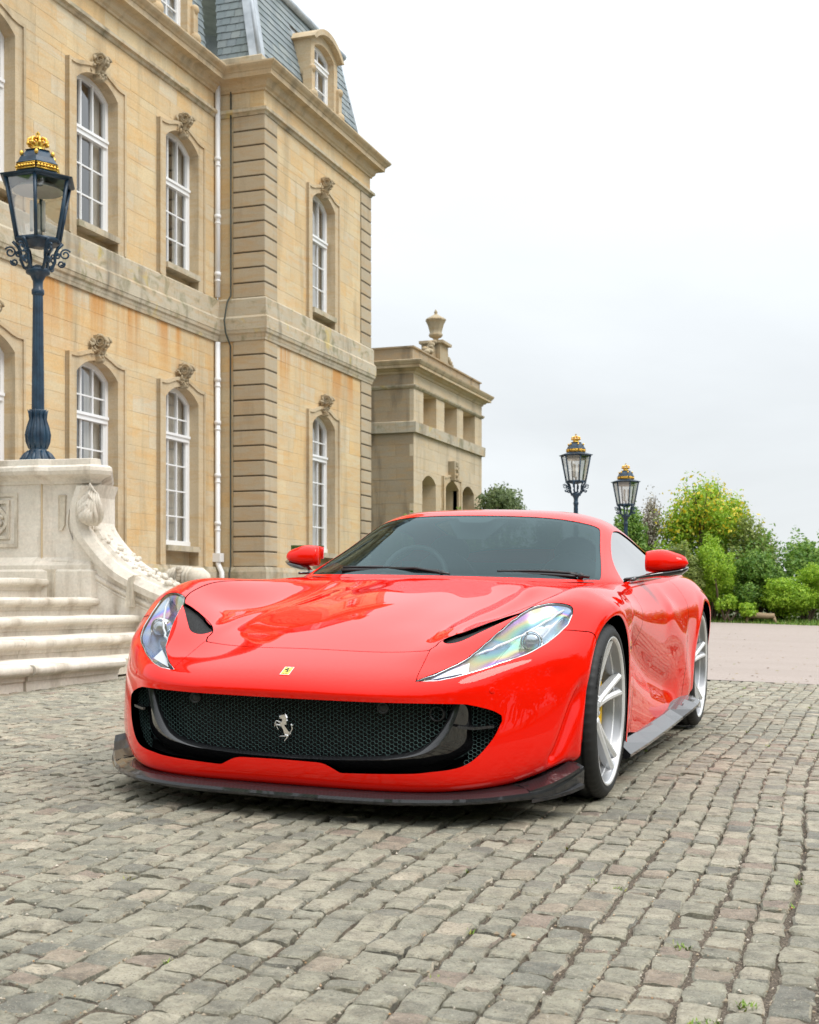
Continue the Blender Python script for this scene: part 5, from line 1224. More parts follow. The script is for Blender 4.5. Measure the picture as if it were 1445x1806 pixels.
def poly_sd(P, poly):
    """signed distance to a closed polygon, positive inside"""
    A = np.array(poly, float); n = len(A); best = np.full(len(P), 1e9); ins = np.zeros(len(P), bool)
    for i in range(n):
        a, b = A[i], A[(i+1) % n]; d = b-a; t = np.clip(((P-a)@d)/max(d@d, 1e-12), 0, 1); best = np.minimum(best, np.linalg.norm(P-a-t[:, None]*d, axis=1))
        c_ = ((a[1] > P[:, 1]) != (b[1] > P[:, 1])); den = (b[1]-a[1]) if abs(b[1]-a[1]) > 1e-12 else 1e-12
        ins ^= c_ & (P[:, 0] < (b[0]-a[0])*(P[:, 1]-a[1])/den+a[0])
    return np.where(ins, best, -best)
def smooth_poly(pts, corners=(), k=6):
    """closed Catmull-Rom through pts, sharp at the listed indices"""
    n = len(pts); P = np.array(pts, float); out = []
    for i in range(n):
        p1, p2 = P[i], P[(i+1) % n]; p0 = P[i-1] if i not in corners else 2*p1-p2; p3 = P[(i+2) % n] if (i+1) % n not in corners else 2*p2-p1
        for t in np.linspace(0, 1, k, endpoint=False): out.append(.5*((2*p1)+(-p0+p2)*t+(2*p0-5*p1+4*p2-p3)*t*t+(-p0+3*p1-3*p2+p3)*t**3))
    return np.array(out)
# ---- materials
q = NT('red_paint'); q.set(Base_Color=(0.88, 0.009, 0.002), Roughness=0.5, Metallic=0.0, Specular_IOR_Level=0.0, Coat_Weight=1.0, Coat_Roughness=0.010, Coat_IOR=1.38)
M_red = q.m
M_black = plain('black_plastic', (0.012,0.012,0.013), .42)
M_gblack = plain('gloss_black', (0.008,0.008,0.009), .08, 0, Coat_Weight=1.0)
def carbon():
    q = NT('carbon_fibre'); c_ = q.n('ShaderNodeTexCoord').outputs['Object']; mp = q.n('ShaderNodeMapping'); mp.inputs['Rotation'].default_value = (.5, .6, .785); q.l(c_, mp.inputs[0])
    ck = q.n('ShaderNodeTexChecker'); ck.inputs['Scale'].default_value = 230; q.l(mp.outputs[0], ck.inputs['Vector']); ck.inputs['Color1'].default_value = (.008,.008,.009,1); ck.inputs['Color2'].default_value = (.022,.022,.025,1)
    q.col(ck.outputs['Color']); q.set(Roughness=.45, Metallic=.0, Specular_IOR_Level=.2, Coat_Weight=1.0, Coat_Roughness=.02, Coat_IOR=1.5); return q.m
M_carbon = carbon()
M_silver = plain('silver_rim', (0.80,0.81,0.83), .25, .4, Coat_Weight=.6, Coat_Roughness=.05)
M_barrel = plain('rim_barrel', (0.36,0.365,0.38), .3, .6)
M_chrome = plain('chrome', (0.80,0.78,0.77), .12, 1.0)
M_rub = NT('tyre_rubber'); M_rub.set(Base_Color=(0.016,0.017,0.018), Roughness=.62); M_rub.bump(M_rub.noise(M_rub.obj(), 180, 2), .15, .001); M_rub = M_rub.m
M_letter = plain('tyre_lettering', (.006,.006,.006), .35)
M_disc = plain('brake_disc', (.30,.28,.26), .35, .8)
M_yel = plain('yellow_caliper', (.85,.52,.01), .35)
M_dark = plain('cabin_dark', (.035,.036,.038), .7)
M_leather = plain('dark_leather', (.07,.065,.06), .5)
M_under = plain('underbody', (.01,.01,.01), .9)
M_meshgreen = plain('grille_wire', (.13,.21,.20), .35, .4)
def glass_mat(name, tint, k0=.045, k1=.85, pw=4.2, rough=0.0, gc=(1,1,1)):
    q = NT(name); q.t.nodes.remove(q.b); g_ = q.n('ShaderNodeBsdfGlossy'); g_.inputs['Roughness'].default_value = rough; g_.inputs['Color'].default_value = (*gc, 1); t = q.n('ShaderNodeBsdfTransparent'); t.inputs['Color'].default_value = (*tint, 1)
    lw = q.n('ShaderNodeLayerWeight'); lw.inputs['Blend'].default_value = .5; p_ = q.math('POWER', lw.outputs['Facing'], pw); f = q.math('MULTIPLY_ADD', p_, k1); f.node.inputs[2].default_value = k0
    m_ = q.n('ShaderNodeMixShader'); q.l(f, m_.inputs[0]); q.l(t.outputs[0], m_.inputs[1]); q.l(g_.outputs[0], m_.inputs[2]); q.l(m_.outputs[0], q.out.inputs[0]); return q.m
M_screen = glass_mat('windscreen_glass', (.40,.50,.50), .02, .60, 3.6, 0, (.62,.82,.86))
M_sideglass = glass_mat('side_glass', (.22,.25,.25), .12, .85, 2.0)
M_lens = glass_mat('headlight_lens', (.92,.94,.95), .03, .5, 3.4)
CARMAT = Matrix([[*CARM[0], CART[0]], [*CARM[1], CART[1]], [*CARM[2], CART[2]], [0, 0, 0, 1]])
car = bpy.data.objects.new('sports_car', None); COL.objects.link(car); car.matrix_world = CARMAT
tag(car, 'glossy red low sports coupe with silver wheels and black carbon splitter parked on the cobbles', 'car')
def cobj(name, me, parent=None):
    o = bpy.data.objects.new(name, me); COL.objects.link(o); o.parent = parent or car; return o
def pobj(name, p, mat, parent=None, thick=0):
    V, N, F = p.V, p.N, p.F
    return cobj(name, mesh_data(name, V, F, mat, True, N), parent)
def cmb(mb, name, mats, parent=None):
    m = mesh_data(name, mb.v, mb.f, mats, mi=mb.m); m.polygons.foreach_set('use_smooth', np.array(mb.sm, dtype=bool)); bm = bmesh.new(); bm.from_mesh(m); bmesh.ops.recalc_face_normals(bm, faces=bm.faces); bm.to_mesh(m); bm.free()
    return cobj(name, m, parent)
BV, BN, BG, _ = build(BODY, 16, 16, detail)
body = Patch.grid(BV, BN, BG); BVf, BNf = BV.reshape(-1, 3), BN.reshape(-1, 3)
def surf(x, z=None, a=None):
    """nearest body point in front view (x, z) or plan (x, a)"""
    if z is not None: d = (BVf[:, 0]-x)**2+(BVf[:, 2]-z)**2+np.where(BVf[:, 1] > .1, 9, 0)
    else: d = (BVf[:, 0]-x)**2+(BVf[:, 1]-a)**2+np.where(BNf[:, 2] < .05, 9, 0)
    i = int(np.argmin(d)); return BVf[i], BNf[i]
front = lambda s: s.V[:, 1] < .30
XZ = lambda s: s.V[:, [0, 2]]
XAp = lambda s: s.V[:, :2]
# greenhouse footprint removed from the lower body
foot = smooth_poly([(-.6,.775),(0,.775),(.25,.795),(.46,.85),(.62,.935),(.715,1.02),(.765,1.09),(.80,1.25),(.80,1.6),(.81,2.1),(.81,2.6),(.775,3.0),(.70,3.30),(.5,3.42),(0,3.46),(-.6,3.46)])
footf = lambda s: np.where(s.V[:, 2] > .7, -poly_sd(s.V[:, :2], foot), 1)
body = body.clip(footf(body))
# wheel arches
def archf(ca, cz, r):
    return lambda s: np.where(s.V[:, 0] > .76, np.hypot(s.V[:, 1]-ca, s.V[:, 2]-cz)-r, 1.0)
body = body.clip(archf(0, .335, .368)(body), 'archf'); body = body.clip(archf(2.72, .345, .378)(body), 'archr')
# mouth
MOUTH = smooth_poly([(-.3,.413),(0,.413),(.3,.413),(.58,.412),(.64,.406),(.695,.388),(.722,.370),(.724,.352),(.700,.290),(.655,.228),(.605,.198),(.52,.184),(.45,.177),(.225,.169),(.165,.197),(.10,.201),(0,.202),(-.3,.202)], corners=(0, 6, 7, 13, 17))
body = body.clip(np.where(front(body), -poly_sd(XZ(body), MOUTH), 1), 'mouth')
# headlight
HLP = smooth_poly([(.458,.484),(.53,.519),(.585,.553),(.61,.585),(.635,.62),(.66,.658),(.685,.695),(.715,.728),(.765,.745),(.81,.747),(.848,.738),(.862,.715),(.858,.672),(.825,.62),(.785,.583),(.72,.553),(.655,.526),(.595,.505),(.53,.489)], corners=(0, 2))
VNP = smooth_poly([(.463,-.565),(.490,-.598),(.537,-.585),(.590,-.518),(.650,-.432),(.712,-.350),(.640,-.385),(.570,-.435),(.510,-.490),(.475,-.525)], corners=(5,))
fh = lambda s: np.where(front(s) & (s.V[:, 1] < -.13), poly_sd(XZ(s), HLP), -1)
lens = body.clip(fh(body)); body = body.clip(-fh(body)-.0015, 'hl')
fvn = lambda s: np.where(front(s) & (s.V[:, 2] > .5), poly_sd(XAp(s), VNP), -1)
vent = body.clip(fvn(body)); body = body.clip(-fvn(body), 'vent')
# panels
HOODP = smooth_poly([(-.5,-.682),(0,-.682),(.2,-.677),(.34,-.658),(.437,-.648),(.452,-.610),(.458,-.56),(.508,-.485),(.60,-.412),(.70,-.346),(.752,-.12),(.770,.2),(.772,.6),(.768,.95),(.765,1.2),(-.5,1.2)], corners=(0, 4, 5, 14, 15))
hood, rest = body.split(lambda s: np.where((s.V[:, 2] > .5) & (s.N[:, 2] > .1), poly_sd(XAp(s), HOODP), -.5), 'shut', .0024)
lbf = lambda s: np.minimum(s.V[:, 1]-(-.395+(s.V[:, 0]-.82)*1.13), s.V[:, 0]-.70)
fen, bump = rest.split(lambda s: np.where(s.V[:, 1] > .1, 1, lbf(s)), 'shut2', .002)
WEDGE = np.array([(.443,-.652),(.461,-.845),(.56,-.76),(.70,-.60),(.88,-.25),(.74,-.28),(.60,-.38),(.42,-.56)])
wedge, bump = bump.split(lambda s: np.where((s.V[:, 2] > .46) & (s.N[:, 2] > .05), poly_sd(XAp(s), WEDGE), -.5), 'shut2', .0012)
dl = lambda s: s.V[:, 1]-(.66+.26*np.clip((s.V[:, 2]-.2)/.6, 0, 1)**1.5)
aft, fen = fen.split(dl, 'door', .0026)
rear, door = aft.split(lambda s: s.V[:, 1]-(2.06+.05*np.sin((s.V[:, 2]-.2)*3)), 'door', .0026)
IN = lambda d: (lambda V, N: np.tile([-d, 0, 0], (len(V), 1)))
def finish(p):
    p = p.flange('archf', IN(.06)).flange('archr', IN(.06)).flange('mouth', lambda V, N: np.tile([0, .055, -.004], (len(V), 1)))
    for k, d in (('hl', .02), ('vent', .025), ('shut', .006), ('shut2', .006), ('door', .008)): p = p.flange(k, lambda V, N: -N*d)
    return p
hood, bump, fen, door, rear, wedge = map(finish, (hood, bump, fen, door, rear, wedge))
pobj('hood', hood.merge(hood.mirror()), M_red); pobj('front_bumper', bump.merge(bump.mirror()), M_red)
pobj('rear_body', rear.merge(rear.mirror()), M_red)
for nm, p in (('front_fender', fen), ('door', door), ('headlight_surround', wedge)): pobj(nm, p, M_red); pobj(nm, p.mirror(), M_red)
# dark undershell a little inside the skin, closes the gaps
und = Patch.grid(BV-BN*.012, BN, BG); und = und.clip(np.where(und.V[:, 0] > .76, np.minimum(np.hypot(und.V[:, 1], und.V[:, 2]-.335)-.392, np.hypot(und.V[:, 1]-2.72, und.V[:, 2]-.345)-.402), 1))
und = und.clip(footf(und))
und = und.clip(np.where(und.V[:, 1] < .30, -poly_sd(und.V[:, [0, 2]], MOUTH)-.022, 1)); und = und.clip(np.where(und.V[:, 1] < -.13, -np.maximum(poly_sd(und.V[:, [0, 2]], HLP), poly_sd(und.V[:, :2], VNP))-.004, 1))
pobj('inner_shell', und.merge(und.mirror()), M_under)
# ---- roof and glass
RV, RN, RG, _ = build(ROOF, 16, 16)
roof = Patch.grid(RV, RN, RG)
wsf = lambda s: poly_sd(s.U, smooth_poly([(1.02,-1),(1.02,0),(1.02,2.6),(1.03,3.6),(1.10,3.88),(2,3.93),(3,3.93),(3.70,3.88),(3.93,3.6),(3.97,2.6),(3.98,0),(3.98,-1)], corners=(0, 11)))
ws = roof.clip(wsf(roof)); roof = roof.clip(-wsf(roof)-.01, 'glass')
sgf = lambda s: poly_sd(s.U, smooth_poly([(1.15,6.75),(1.9,5.75),(2.6,5.18),(3.4,5.0),(4.5,4.98),(5.6,4.98),(6.6,5.0),(7.4,5.12),(7.95,5.6),(7.9,6.3),(7.5,6.80),(6.5,6.85),(5,6.86),(3,6.86),(1.8,6.86)], corners=(0,)))
sg = roof.clip(sgf(roof)); roof = roof.clip(-sgf(roof)-.01, 'glass')
rwf = lambda s: poly_sd(s.U, smooth_poly([(7.6,-1),(7.6,2.6),(7.8,3.1),(9.6,3.1),(9.9,2.6),(9.9,-1)], corners=(0, 5)))
rw = roof.clip(rwf(roof)); roof = roof.clip(-rwf(roof)-.01, 'glass')
roof = roof.flange('glass', lambda V, N: -N*.012)
pobj('roof', roof.merge(roof.mirror()), M_red)
def inset(p, d): return Patch(p.V-p.N*d, p.N, p.U, p.F)
# windscreen: clear area and black border
fin = lambda s: poly_sd(s.U, smooth_poly([(1.16,-1),(1.16,0),(1.16,2.6),(1.2,3.4),(1.35,3.58),(2,3.64),(3,3.64),(3.60,3.55),(3.80,3.3),(3.86,2.4),(3.87,.55),(3.80,.42),(3.62,.30),(3.58,.0),(3.58,-1)], corners=(0, 14)))
clear = ws.clip(fin(ws)); frit = ws.clip(-fin(ws))
scr = pobj('windscreen', inset(ws.merge(ws.mirror()), .002), M_screen); pobj('windscreen_border', inset(frit.merge(frit.mirror()), .006), M_black, scr)
for p in (sg, sg.mirror()): pobj('side_window', inset(p, .006), M_sideglass)
pobj('rear_window', inset(rw.merge(rw.mirror()), .006), M_sideglass)
# black belt trim under the side glass
for s_ in (1, -1):
    m = MB(); m.tube([(s_*(.842+.0*0), a, .838+.012*(a-1.1)) for a in np.linspace(1.08, 2.5, 16)], .008, 6); cmb(m, 'belt_trim', M_gblack)
# ---- headlights
q = NT('headlight_housing'); c_ = q.obj(); w_ = q.noise(c_, 4.5, .6, .3, .5, (1.2, .3, 2.0))
irr = q.ramp(w_, [(.28, (.50,.60,.70)), (.37, (.12,.30,.85)), (.43, (.65,.22,.70)), (.49, (.90,.70,.20)), (.55, (.35,.80,.50)), (.61, (.25,.60,.85)), (.70, (.75,.78,.82))])  # rainbow sheen of polarised light, painted into the housing colour
q.col(q.mix(.5, (.16,.18,.21), irr)); q.set(Roughness=.22, Metallic=.9); M_house = q.m
M_ledw = plain('light_guide', (.75,.78,.80), .25, .1)
for s_ in (1, -1):
    L = lens if s_ > 0 else lens.mirror()
    hl = pobj('headlight', inset(L, .001), M_lens)
    # bowl: the outline pushed inwards, deeper in the middle
    sdv = poly_sd(np.abs(L.V[:, [0]])*[1, 0]+L.V[:, [2]]*[0, 1], HLP)
    dp = .012+.045*np.clip(sdv/.045, 0, 1)**.8
    Vb = L.V-L.N*dp[:, None]; hb = Patch(Vb, L.N, L.U, L.F)
    me = mesh_data('housing', hb.V, hb.F, M_house, True); cobj('housing', me, hl)
    # bright lower rim and dark surround
    for (poly, r, mat, nm, off) in ((HLP[6*11:6*19], .0030, M_chrome, 'bright_strip', .003), (HLP[0:6*9], .0013, M_chrome, 'bright_strip', .003)):
        pts = []
        for (x, z) in poly[::2]:
            v, n = surf(x, z); pts.append((s_*(v[0]-n[0]*off-.0), v[1]-n[1]*off, v[2]-n[2]*off))
        m = MB(); m.tube(pts, r, 5); cmb(m, nm, mat, hl)
    # projector lamp with its ring
    v, n = surf(.765, .640); c0 = Vector((s_*v[0], v[1], v[2]))+Vector((-s_*n[0], -n[1], -n[2]))*.035
    d = Vector((s_*.12, -1, .05)).normalized(); Rm = d.to_track_quat('Z', 'Y').to_matrix()
    m = MB(); m.lathe([(.040, -.03), (.041, .004), (.036, .010), (.034, .002), (.033, -.03)], 24, cap=False); m.v = [tuple(c0+Rm @ Vector(v_)) for v_ in m.v]; cmb(m, 'projector_ring', M_chrome, hl)
    m = MB(); m.ball((0, 0, 0), .031, 18, 12, sc=(1, 1, .55)); m.v = [tuple(c0+Rm @ Vector(v_)) for v_ in m.v]; cmb(m, 'projector_lens', glass_lamp if 'glass_lamp' in globals() else plain('projector_glass', (.45,.50,.55), .05, .7, Coat_Weight=1.0), hl)
    # light guide stepping through the upper edge, and the low corner reflector
    m = MB()
    gp = []
    for k in range(15):
        t = k/14; x = .60+.235*t; z = .580+.155*t-.020*math.sin(PI*t); v, n = surf(x, z); gp.append((s_*(v[0]-n[0]*.016), v[1]-n[1]*.016, v[2]-n[2]*.016))
    m.tube(gp, .0045, 6); cmb(m, 'light_guide', M_ledw, hl)
    m = MB(); P4 = []
    for (x, z) in ((.50,.497), (.61,.522), (.60,.552), (.545,.523)): v, n = surf(x, z); P4.append((s_*(v[0]-n[0]*.010), v[1]-n[1]*.010, v[2]-n[2]*.010))
    m.add(P4, [(0,1,2,3)]); cmb(m, 'corner_reflector', M_ledw, hl)
# ---- hood vents: recessed fine mesh
q = NT('fine_mesh'); vo = q.n('ShaderNodeTexVoronoi'); vo.inputs['Scale'].default_value = 210; q.l(q.obj(), vo.inputs['Vector']); q.col(q.ramp(vo.outputs['Distance'], [(.30, (.003,.003,.003)), (.55, (.03,.03,.03))])); q.set(Roughness=.6, Specular_IOR_Level=.1); M_fine = q.m
for p in (vent, vent.mirror()):
    o = inset(p, .014); pobj('hood_vent', o, M_fine)
# ---- mouth: carbon frame, wire mesh, side inlets
mx = [0, .2, .36, .49, .59, .68, .76, .83]; ma = [-.93, -.926, -.908, -.868, -.822, -.762, -.685, -.60]
nose = lambda x: float(np.interp(abs(x), mx, ma))
I_ = [(.572,.415),(.562,.38),(.54,.328),(.50,.276),(.45,.246),(.36,.228),(.24,.219),(.12,.215),(0,.214)]
M_ = [(.600,.415),(.592,.375),(.570,.320),(.528,.264),(.468,.234),(.37,.218),(.24,.210),(.12,.206),(0,.205)]
O_ = [(.626,.412),(.630,.37),(.632,.31),(.628,.24),(.52,.180),(.37,.165),(.24,.160),(.12,.16),(0,.16)]
def dens(L, k=5):
    P = np.array(L); t = np.linspace(0, len(P)-1, (len(P)-1)*k+1); i = np.clip(t.astype(int), 0, len(P)-2); f = (t-i)[:, None]; g_ = lambda j: P[np.clip(i+j, 0, len(P)-1)]
    return .5*((2*g_(0))+(-g_(-1)+g_(1))*f+(2*g_(-1)-5*g_(0)+4*g_(1)-g_(2))*f**2+(-g_(-1)+3*g_(0)-3*g_(1)+g_(2))*f**3)
rows = []
Id, Md, Od = dens(I_), dens(M_), dens(O_)
for L, rc in ((Id, .10), (Id, .055), (Id*.75+Md*.25, .040), (Md, .032), (Md*.5+Od*.5, .042), (Od, .075), (Od, .12)): rows.append([(x, nose(x)+rc*(1+.0*z), z) for x, z in L])
for s_ in (1, -1):
    m = MB(); k = len(rows[0]); V = [(s_*p[0], p[1], p[2]) for r in rows for p in r]; F = [(i*k+j, i*k+j+1, (i+1)*k+j+1, (i+1)*k+j) for i in range(len(rows)-1) for j in range(k-1)]
    m.add(V, F[:3*(k-1)], 0, True); cmb(m, 'intake_frame', M_carbon)
    m = MB(); m.add(V, F[3*(k-1):], 0, True); cmb(m, 'intake_lower_panel', M_gblack)
MESHP = np.array(I_+[(-x, z) for x, z in I_[::-1][1:]])
SIDEP = np.array([(.618,.42),(.628,.31),(.62,.25),(.60,.18),(.72,.18),(.74,.42)])
def hexmesh(poly, rec, px=.0150, pz=.0130, r=.0011, slope=.0):
    m = MB(); poly = np.array(poly)[:, ::-1]; x0, z0 = poly.min(0); x1, z1 = poly.max(0); edges = set()
    nx = int((x1-x0)/px)+3; nz = int((z1-z0)/pz)+4
    def key(i, j, k):   # six corners of cell (i, j)
        cx = x0+(i+.5*(j % 2))*px; cz = z0+(j-1)*pz; h = pz*.66
        c_ = [(0, h), (px/2, h/2), (px/2, -h/2), (0, -h), (-px/2, -h/2), (-px/2, h/2)][k % 6]; return (round(cx+c_[0], 4), round(cz+c_[1], 4))
    for j in range(nz):
        for i in range(-1, nx):
            for k in range(6): a, b = key(i, j, k), key(i, j, k+1); edges.add((a, b) if a < b else (b, a))
    E = list(edges); A = np.array([e[0] for e in E]); B = np.array([e[1] for e in E]); ok = (poly_sd(A, poly) > -.004) & (poly_sd(B, poly) > -.004)
    for (a, b), t in zip(E, ok):
        if not t: continue
        a, b = a[::-1], b[::-1]
        pa = Vector((a[0], nose(a[0])+rec+slope*(a[1]-.3), a[1])); pb = Vector((b[0], nose(b[0])+rec+slope*(b[1]-.3), b[1])); d = (pb-pa).normalized(); u = d.cross(Vector((0, 1, 0))).normalized()*r; w = Vector((0, r*1.2, 0))
        m.add([pa-w, pa+w+u, pa+w-u, pb-w, pb+w+u, pb+w-u], [(0,1,4,3),(1,2,5,4),(2,0,3,5)])
    return m
cmb(hexmesh(MESHP, .060, slope=-.08), 'grille_mesh', M_meshgreen)
for s_ in (1, -1):
    m = hexmesh(SIDEP, .070, .0135, .0117, .0011); m.v = [(s_*v[0], v[1], v[2]) for v in m.v]; cmb(m, 'side_grille_mesh', M_meshgreen)
    m = MB(); A_ = [(.598, .012, .338), (.64, .035, .330), (.70, .030, .336)]; V = []
    for (x, r_, z) in A_: a = nose(x)+r_; V += [(s_*x, a, z), (s_*x, a+.05, z+.002), (s_*x, a, z-.009), (s_*x, a+.05, z-.009)]
    m.add(V, [(0,4,5,1),(4,8,9,5),(2,3,7,6),(6,7,11,10),(0,2,6,4),(4,6,10,8)]); cmb(m, 'intake_fin', M_carbon)
# radiator block behind
m = MB()
xs = np.linspace(-.76, .76, 33); V = []
for x in xs: a = nose(x)+.135; V += [(x, a, .10), (x, a, .44)]
m.add(V, [(2*i, 2*i+2, 2*i+3, 2*i+1) for i in range(32)]); cmb(m, 'radiator', M_under)
m = MB()
for s_ in (1, -1):
    v = (s_*.355, nose(.355)+.046, .392); m2 = MB(); m2.lathe([(.022, -.0), (.022, -.012), (.018, -.016), (.016, -.010), (.013, -.012), (.001, -.013)], 18, axis='y', c=v, cap=False); cmb(m2, 'parking_sensor', M_black)
m2 = MB(); m2.lathe([(.027, .03), (.027, -.008), (.023, -.010), (.021, .02)], 20, axis='y', c=(.525, nose(.525)+.05, .375), cap=False); cmb(m2, 'tow_socket', M_black)
for (x, z) in ((.69, .455),):
    for s_ in (1, -1):
        v, n = surf(x, z); Rm = Vector((s_*n[0], n[1], n[2])).to_track_quat('Z', 'Y').to_matrix(); c0 = Vector((s_*v[0], v[1], v[2])); m2 = MB(); m2.lathe([(.0105, .0), (.0105, .0012), (.009, .0016), (.0001, .0018)], 16, cap=False); m2.v = [tuple(c0+Rm @ Vector(p)) for p in m2.v]; cmb(m2, 'bumper_sensor', M_red)
# ---- rearing horse emblem on the mesh, traced outline with thickness
def horse(m, T, th, sc=1.0, mi=0):
    body_ = [(555,862),(600,822),(648,812),(672,806),(700,842),(722,880),(712,905),(726,935),(714,960),(722,995),(705,1015),(690,1000),(668,1022),(690,1050),(735,1100),(768,1140),(768,1180),(735,1225),(715,1240),(690,1225),(668,1180),(650,1120),(612,1062),(575,1032),(560,1012),(590,985),(608,950),(622,915),(600,888),(578,895),(556,885)]
    f = lambda p: ((p[0]-650)*.1835e-3*sc, -(p[1]-1060)*.1835e-3*sc)
    P = [f(p) for p in body_]; k = len(P)
    cc = np.mean(P, 0); Pin = [((p[0]-cc[0])*.8+cc[0], (p[1]-cc[1])*.86+cc[1]) for p in P]
    m.add([T(*p, 0) for p in P]+[T(*p, th*.5) for p in P]+[T(*p, th) for p in Pin], [(i, (i+1) % k, k+(i+1) % k, k+i) for i in range(k)]+[(k+i, k+(i+1) % k, 2*k+(i+1) % k, 2*k+i) for i in range(k)]+[tuple(range(2*k, 3*k))], mi, False)
    for pts, r in (([(600,985),(545,958),(508,948),(490,990),(484,1040),(478,1060)], (24,17,13,11,10,9)), ([(600,1035),(545,1020),(512,1008),(520,1050),(540,1085),(552,1108)], (24,17,13,11,10,10)),
                   ([(715,1180),(690,1212),(640,1212),(595,1216),(572,1230)], (34,20,12,10,10)), ([(735,1180),(722,1238),(700,1258),(680,1285),(662,1306)], (32,18,12,10,10)),
                   ([(762,1145),(795,1122),(815,1080),(812,1035),(795,1005),(800,975)], (12,13,14,17,16,4)), ([(770,1140),(790,1160),(780,1195)], (10,9,3)), ([(812,1040),(826,1010),(822,990)], (10,8,3))):
        m.tube([T(*f(p), th*.55) for p in pts], [r_*.1835e-3*sc for r_ in r], 6, mi)
em = MB(); ea = nose(0)+.043
horse(em, lambda s, z, n: (s-.002, ea-n, .307+z), .007, 1.08); cmb(em, 'horse_emblem', M_chrome)
# ---- nose badge: enamel plate with horse and stripes
v, n = surf(.0, .502); v = np.array([0, v[1], v[2]]); n = np.array([0, n[1], n[2]]); n /= np.linalg.norm(n); up = np.array([0, -n[2], n[1]])*np.sign(n[1])*-1; up = up if up[2] > 0 else -up
def Tbd(s, t, k): p = v+np.array([1, 0, 0])*s+up*t+n*(.0012+k); return tuple(p)
m = MB(); W_, H_ = .0175, .0265
def plate(w, h, k, mi, t0=0): m.add([Tbd(-w, t0-h, k), Tbd(w, t0-h, k), Tbd(w, t0+h, k), Tbd(-w, t0+h, k), Tbd(-w, t0-h, -.004), Tbd(w, t0-h, -.004), Tbd(w, t0+h, -.004), Tbd(-w, t0+h, -.004)], [(0,1,2,3),(0,4,5,1),(1,5,6,2),(2,6,7,3),(3,7,4,0)], mi)
plate(W_, H_, .0, 0); plate(W_*.86, H_*.88, .0006, 1, 0)
for i, mi in enumerate((3, 0, 4)): m.add([Tbd(-W_*.86+W_*1.72/3*i, H_*.80, .0009), Tbd(-W_*.86+W_*1.72/3*(i+1), H_*.80, .0009), Tbd(-W_*.86+W_*1.72/3*(i+1), H_*.89, .0009), Tbd(-W_*.86+W_*1.72/3*i, H_*.89, .0009)], [(0,1,2,3)], mi)
horse(m, lambda s, z, k: Tbd(s, z+.002, .0009+k), .0006, .33, 2)
cmb(m, 'nose_badge', [M_chrome, plain('badge_yellow', (.90,.74,.10), .3), plain('badge_black', (.01,.01,.01), .4), plain('badge_green', (.02,.25,.06), .4), plain('badge_red', (.6,.01,.01), .4)])
def text_mesh(txt, size, ext=.0005):
    cu = bpy.data.curves.new('txt', 'FONT'); cu.body = txt; cu.size = size; cu.extrude = ext; cu.align_x = 'CENTER'; cu.align_y = 'CENTER'; cu.resolution_u = 3
    o = bpy.data.objects.new('txt', cu); COL.objects.link(o); dg = bpy.context.evaluated_depsgraph_get(); me = bpy.data.meshes.new_from_object(o.evaluated_get(dg)); bpy.data.objects.remove(o)
    V = [tuple(v_.co) for v_ in me.vertices]; F = [tuple(p.vertices) for p in me.polygons]; return V, F
V, F = text_mesh('Ferrari', .0085, .0002); m = MB(); m.add([Tbd(p[0], p[1]-H_*.72, .0012+p[2]) for p in V], F); cmb(m, 'badge_lettering', M_black)
# ---- splitter and winglets
SP = np.array([(0,-.958,.104,.074),(.2,-.953,.104,.074),(.36,-.937,.104,.074),(.49,-.900,.104,.075),(.60,-.850,.105,.076),(.69,-.785,.107,.078),(.77,-.705,.112,.080),(.84,-.615,.118,.082),(.895,-.53,.138,.086),(.925,-.46,.162,.094),(.945,-.405,.180,.108)])
SPd = dens(SP, 5)
for s_ in (1, -1):
    m = MB(); V = []; k = len(SPd)
    for i, (x, a, zt, zb) in enumerate(SPd):
        t_ = SPd[min(i+1, k-1)]-SPd[max(i-1, 0)]; nx, na = -t_[1], t_[0]; L = math.hypot(nx, na); nx, na = nx/L, na/L
        if na > 0 and x < .3: nx, na = -nx, -na
        nx, na = abs(nx), -abs(na)
        off = lambda d: (s_*(x+nx*d), a+na*d)
        V += [(*off(-.085), zt+.012), (*off(-.022), zt+.003), (*off(.002), zt-.008), (*off(.005), zt-.018), (*off(.004), zb+.004), (*off(-.002), zb), (*off(-.05), zb-.002), (*off(-.30), zb+.0)]
    m.add(V, [(i*8+j, (i+1)*8+j, (i+1)*8+j+1, i*8+j+1) for i in range(k-1) for j in range(7)], 0, False); cmb(m, 'front_splitter', M_carbon)
    # lighter edge line and end blades
    m = MB(); P0 = [(.815,-.650,.112),(.875,-.568,.132),(.918,-.500,.156),(.944,-.450,.176)]; P1 = [(.822,-.652,.083),(.882,-.568,.090),(.928,-.495,.101),(.958,-.440,.114)]
    V = [(s_*p[0], p[1], p[2]) for p in P0]+[(s_*(p[0]-.05), p[1]+.03, p[2]+.014) for p in P0]+[(s_*p[0], p[1], p[2]-.012) for p in P0]
    m.add(V, [(i, i+1, 5+i, 4+i) for i in range(3)]+[(8+i, 9+i, i+1, i) for i in range(3)])
    V = [(s_*p[0], p[1], p[2]) for p in P1]+[(s_*(p[0]-.06), p[1]+.03, p[2]+.012) for p in P1]+[(s_*p[0], p[1], p[2]-.012) for p in P1]
    m.add(V, [(i, i+1, 5+i, 4+i) for i in range(3)]+[(8+i, 9+i, i+1, i) for i in range(3)]); cmb(m, 'splitter_winglet', M_carbon)
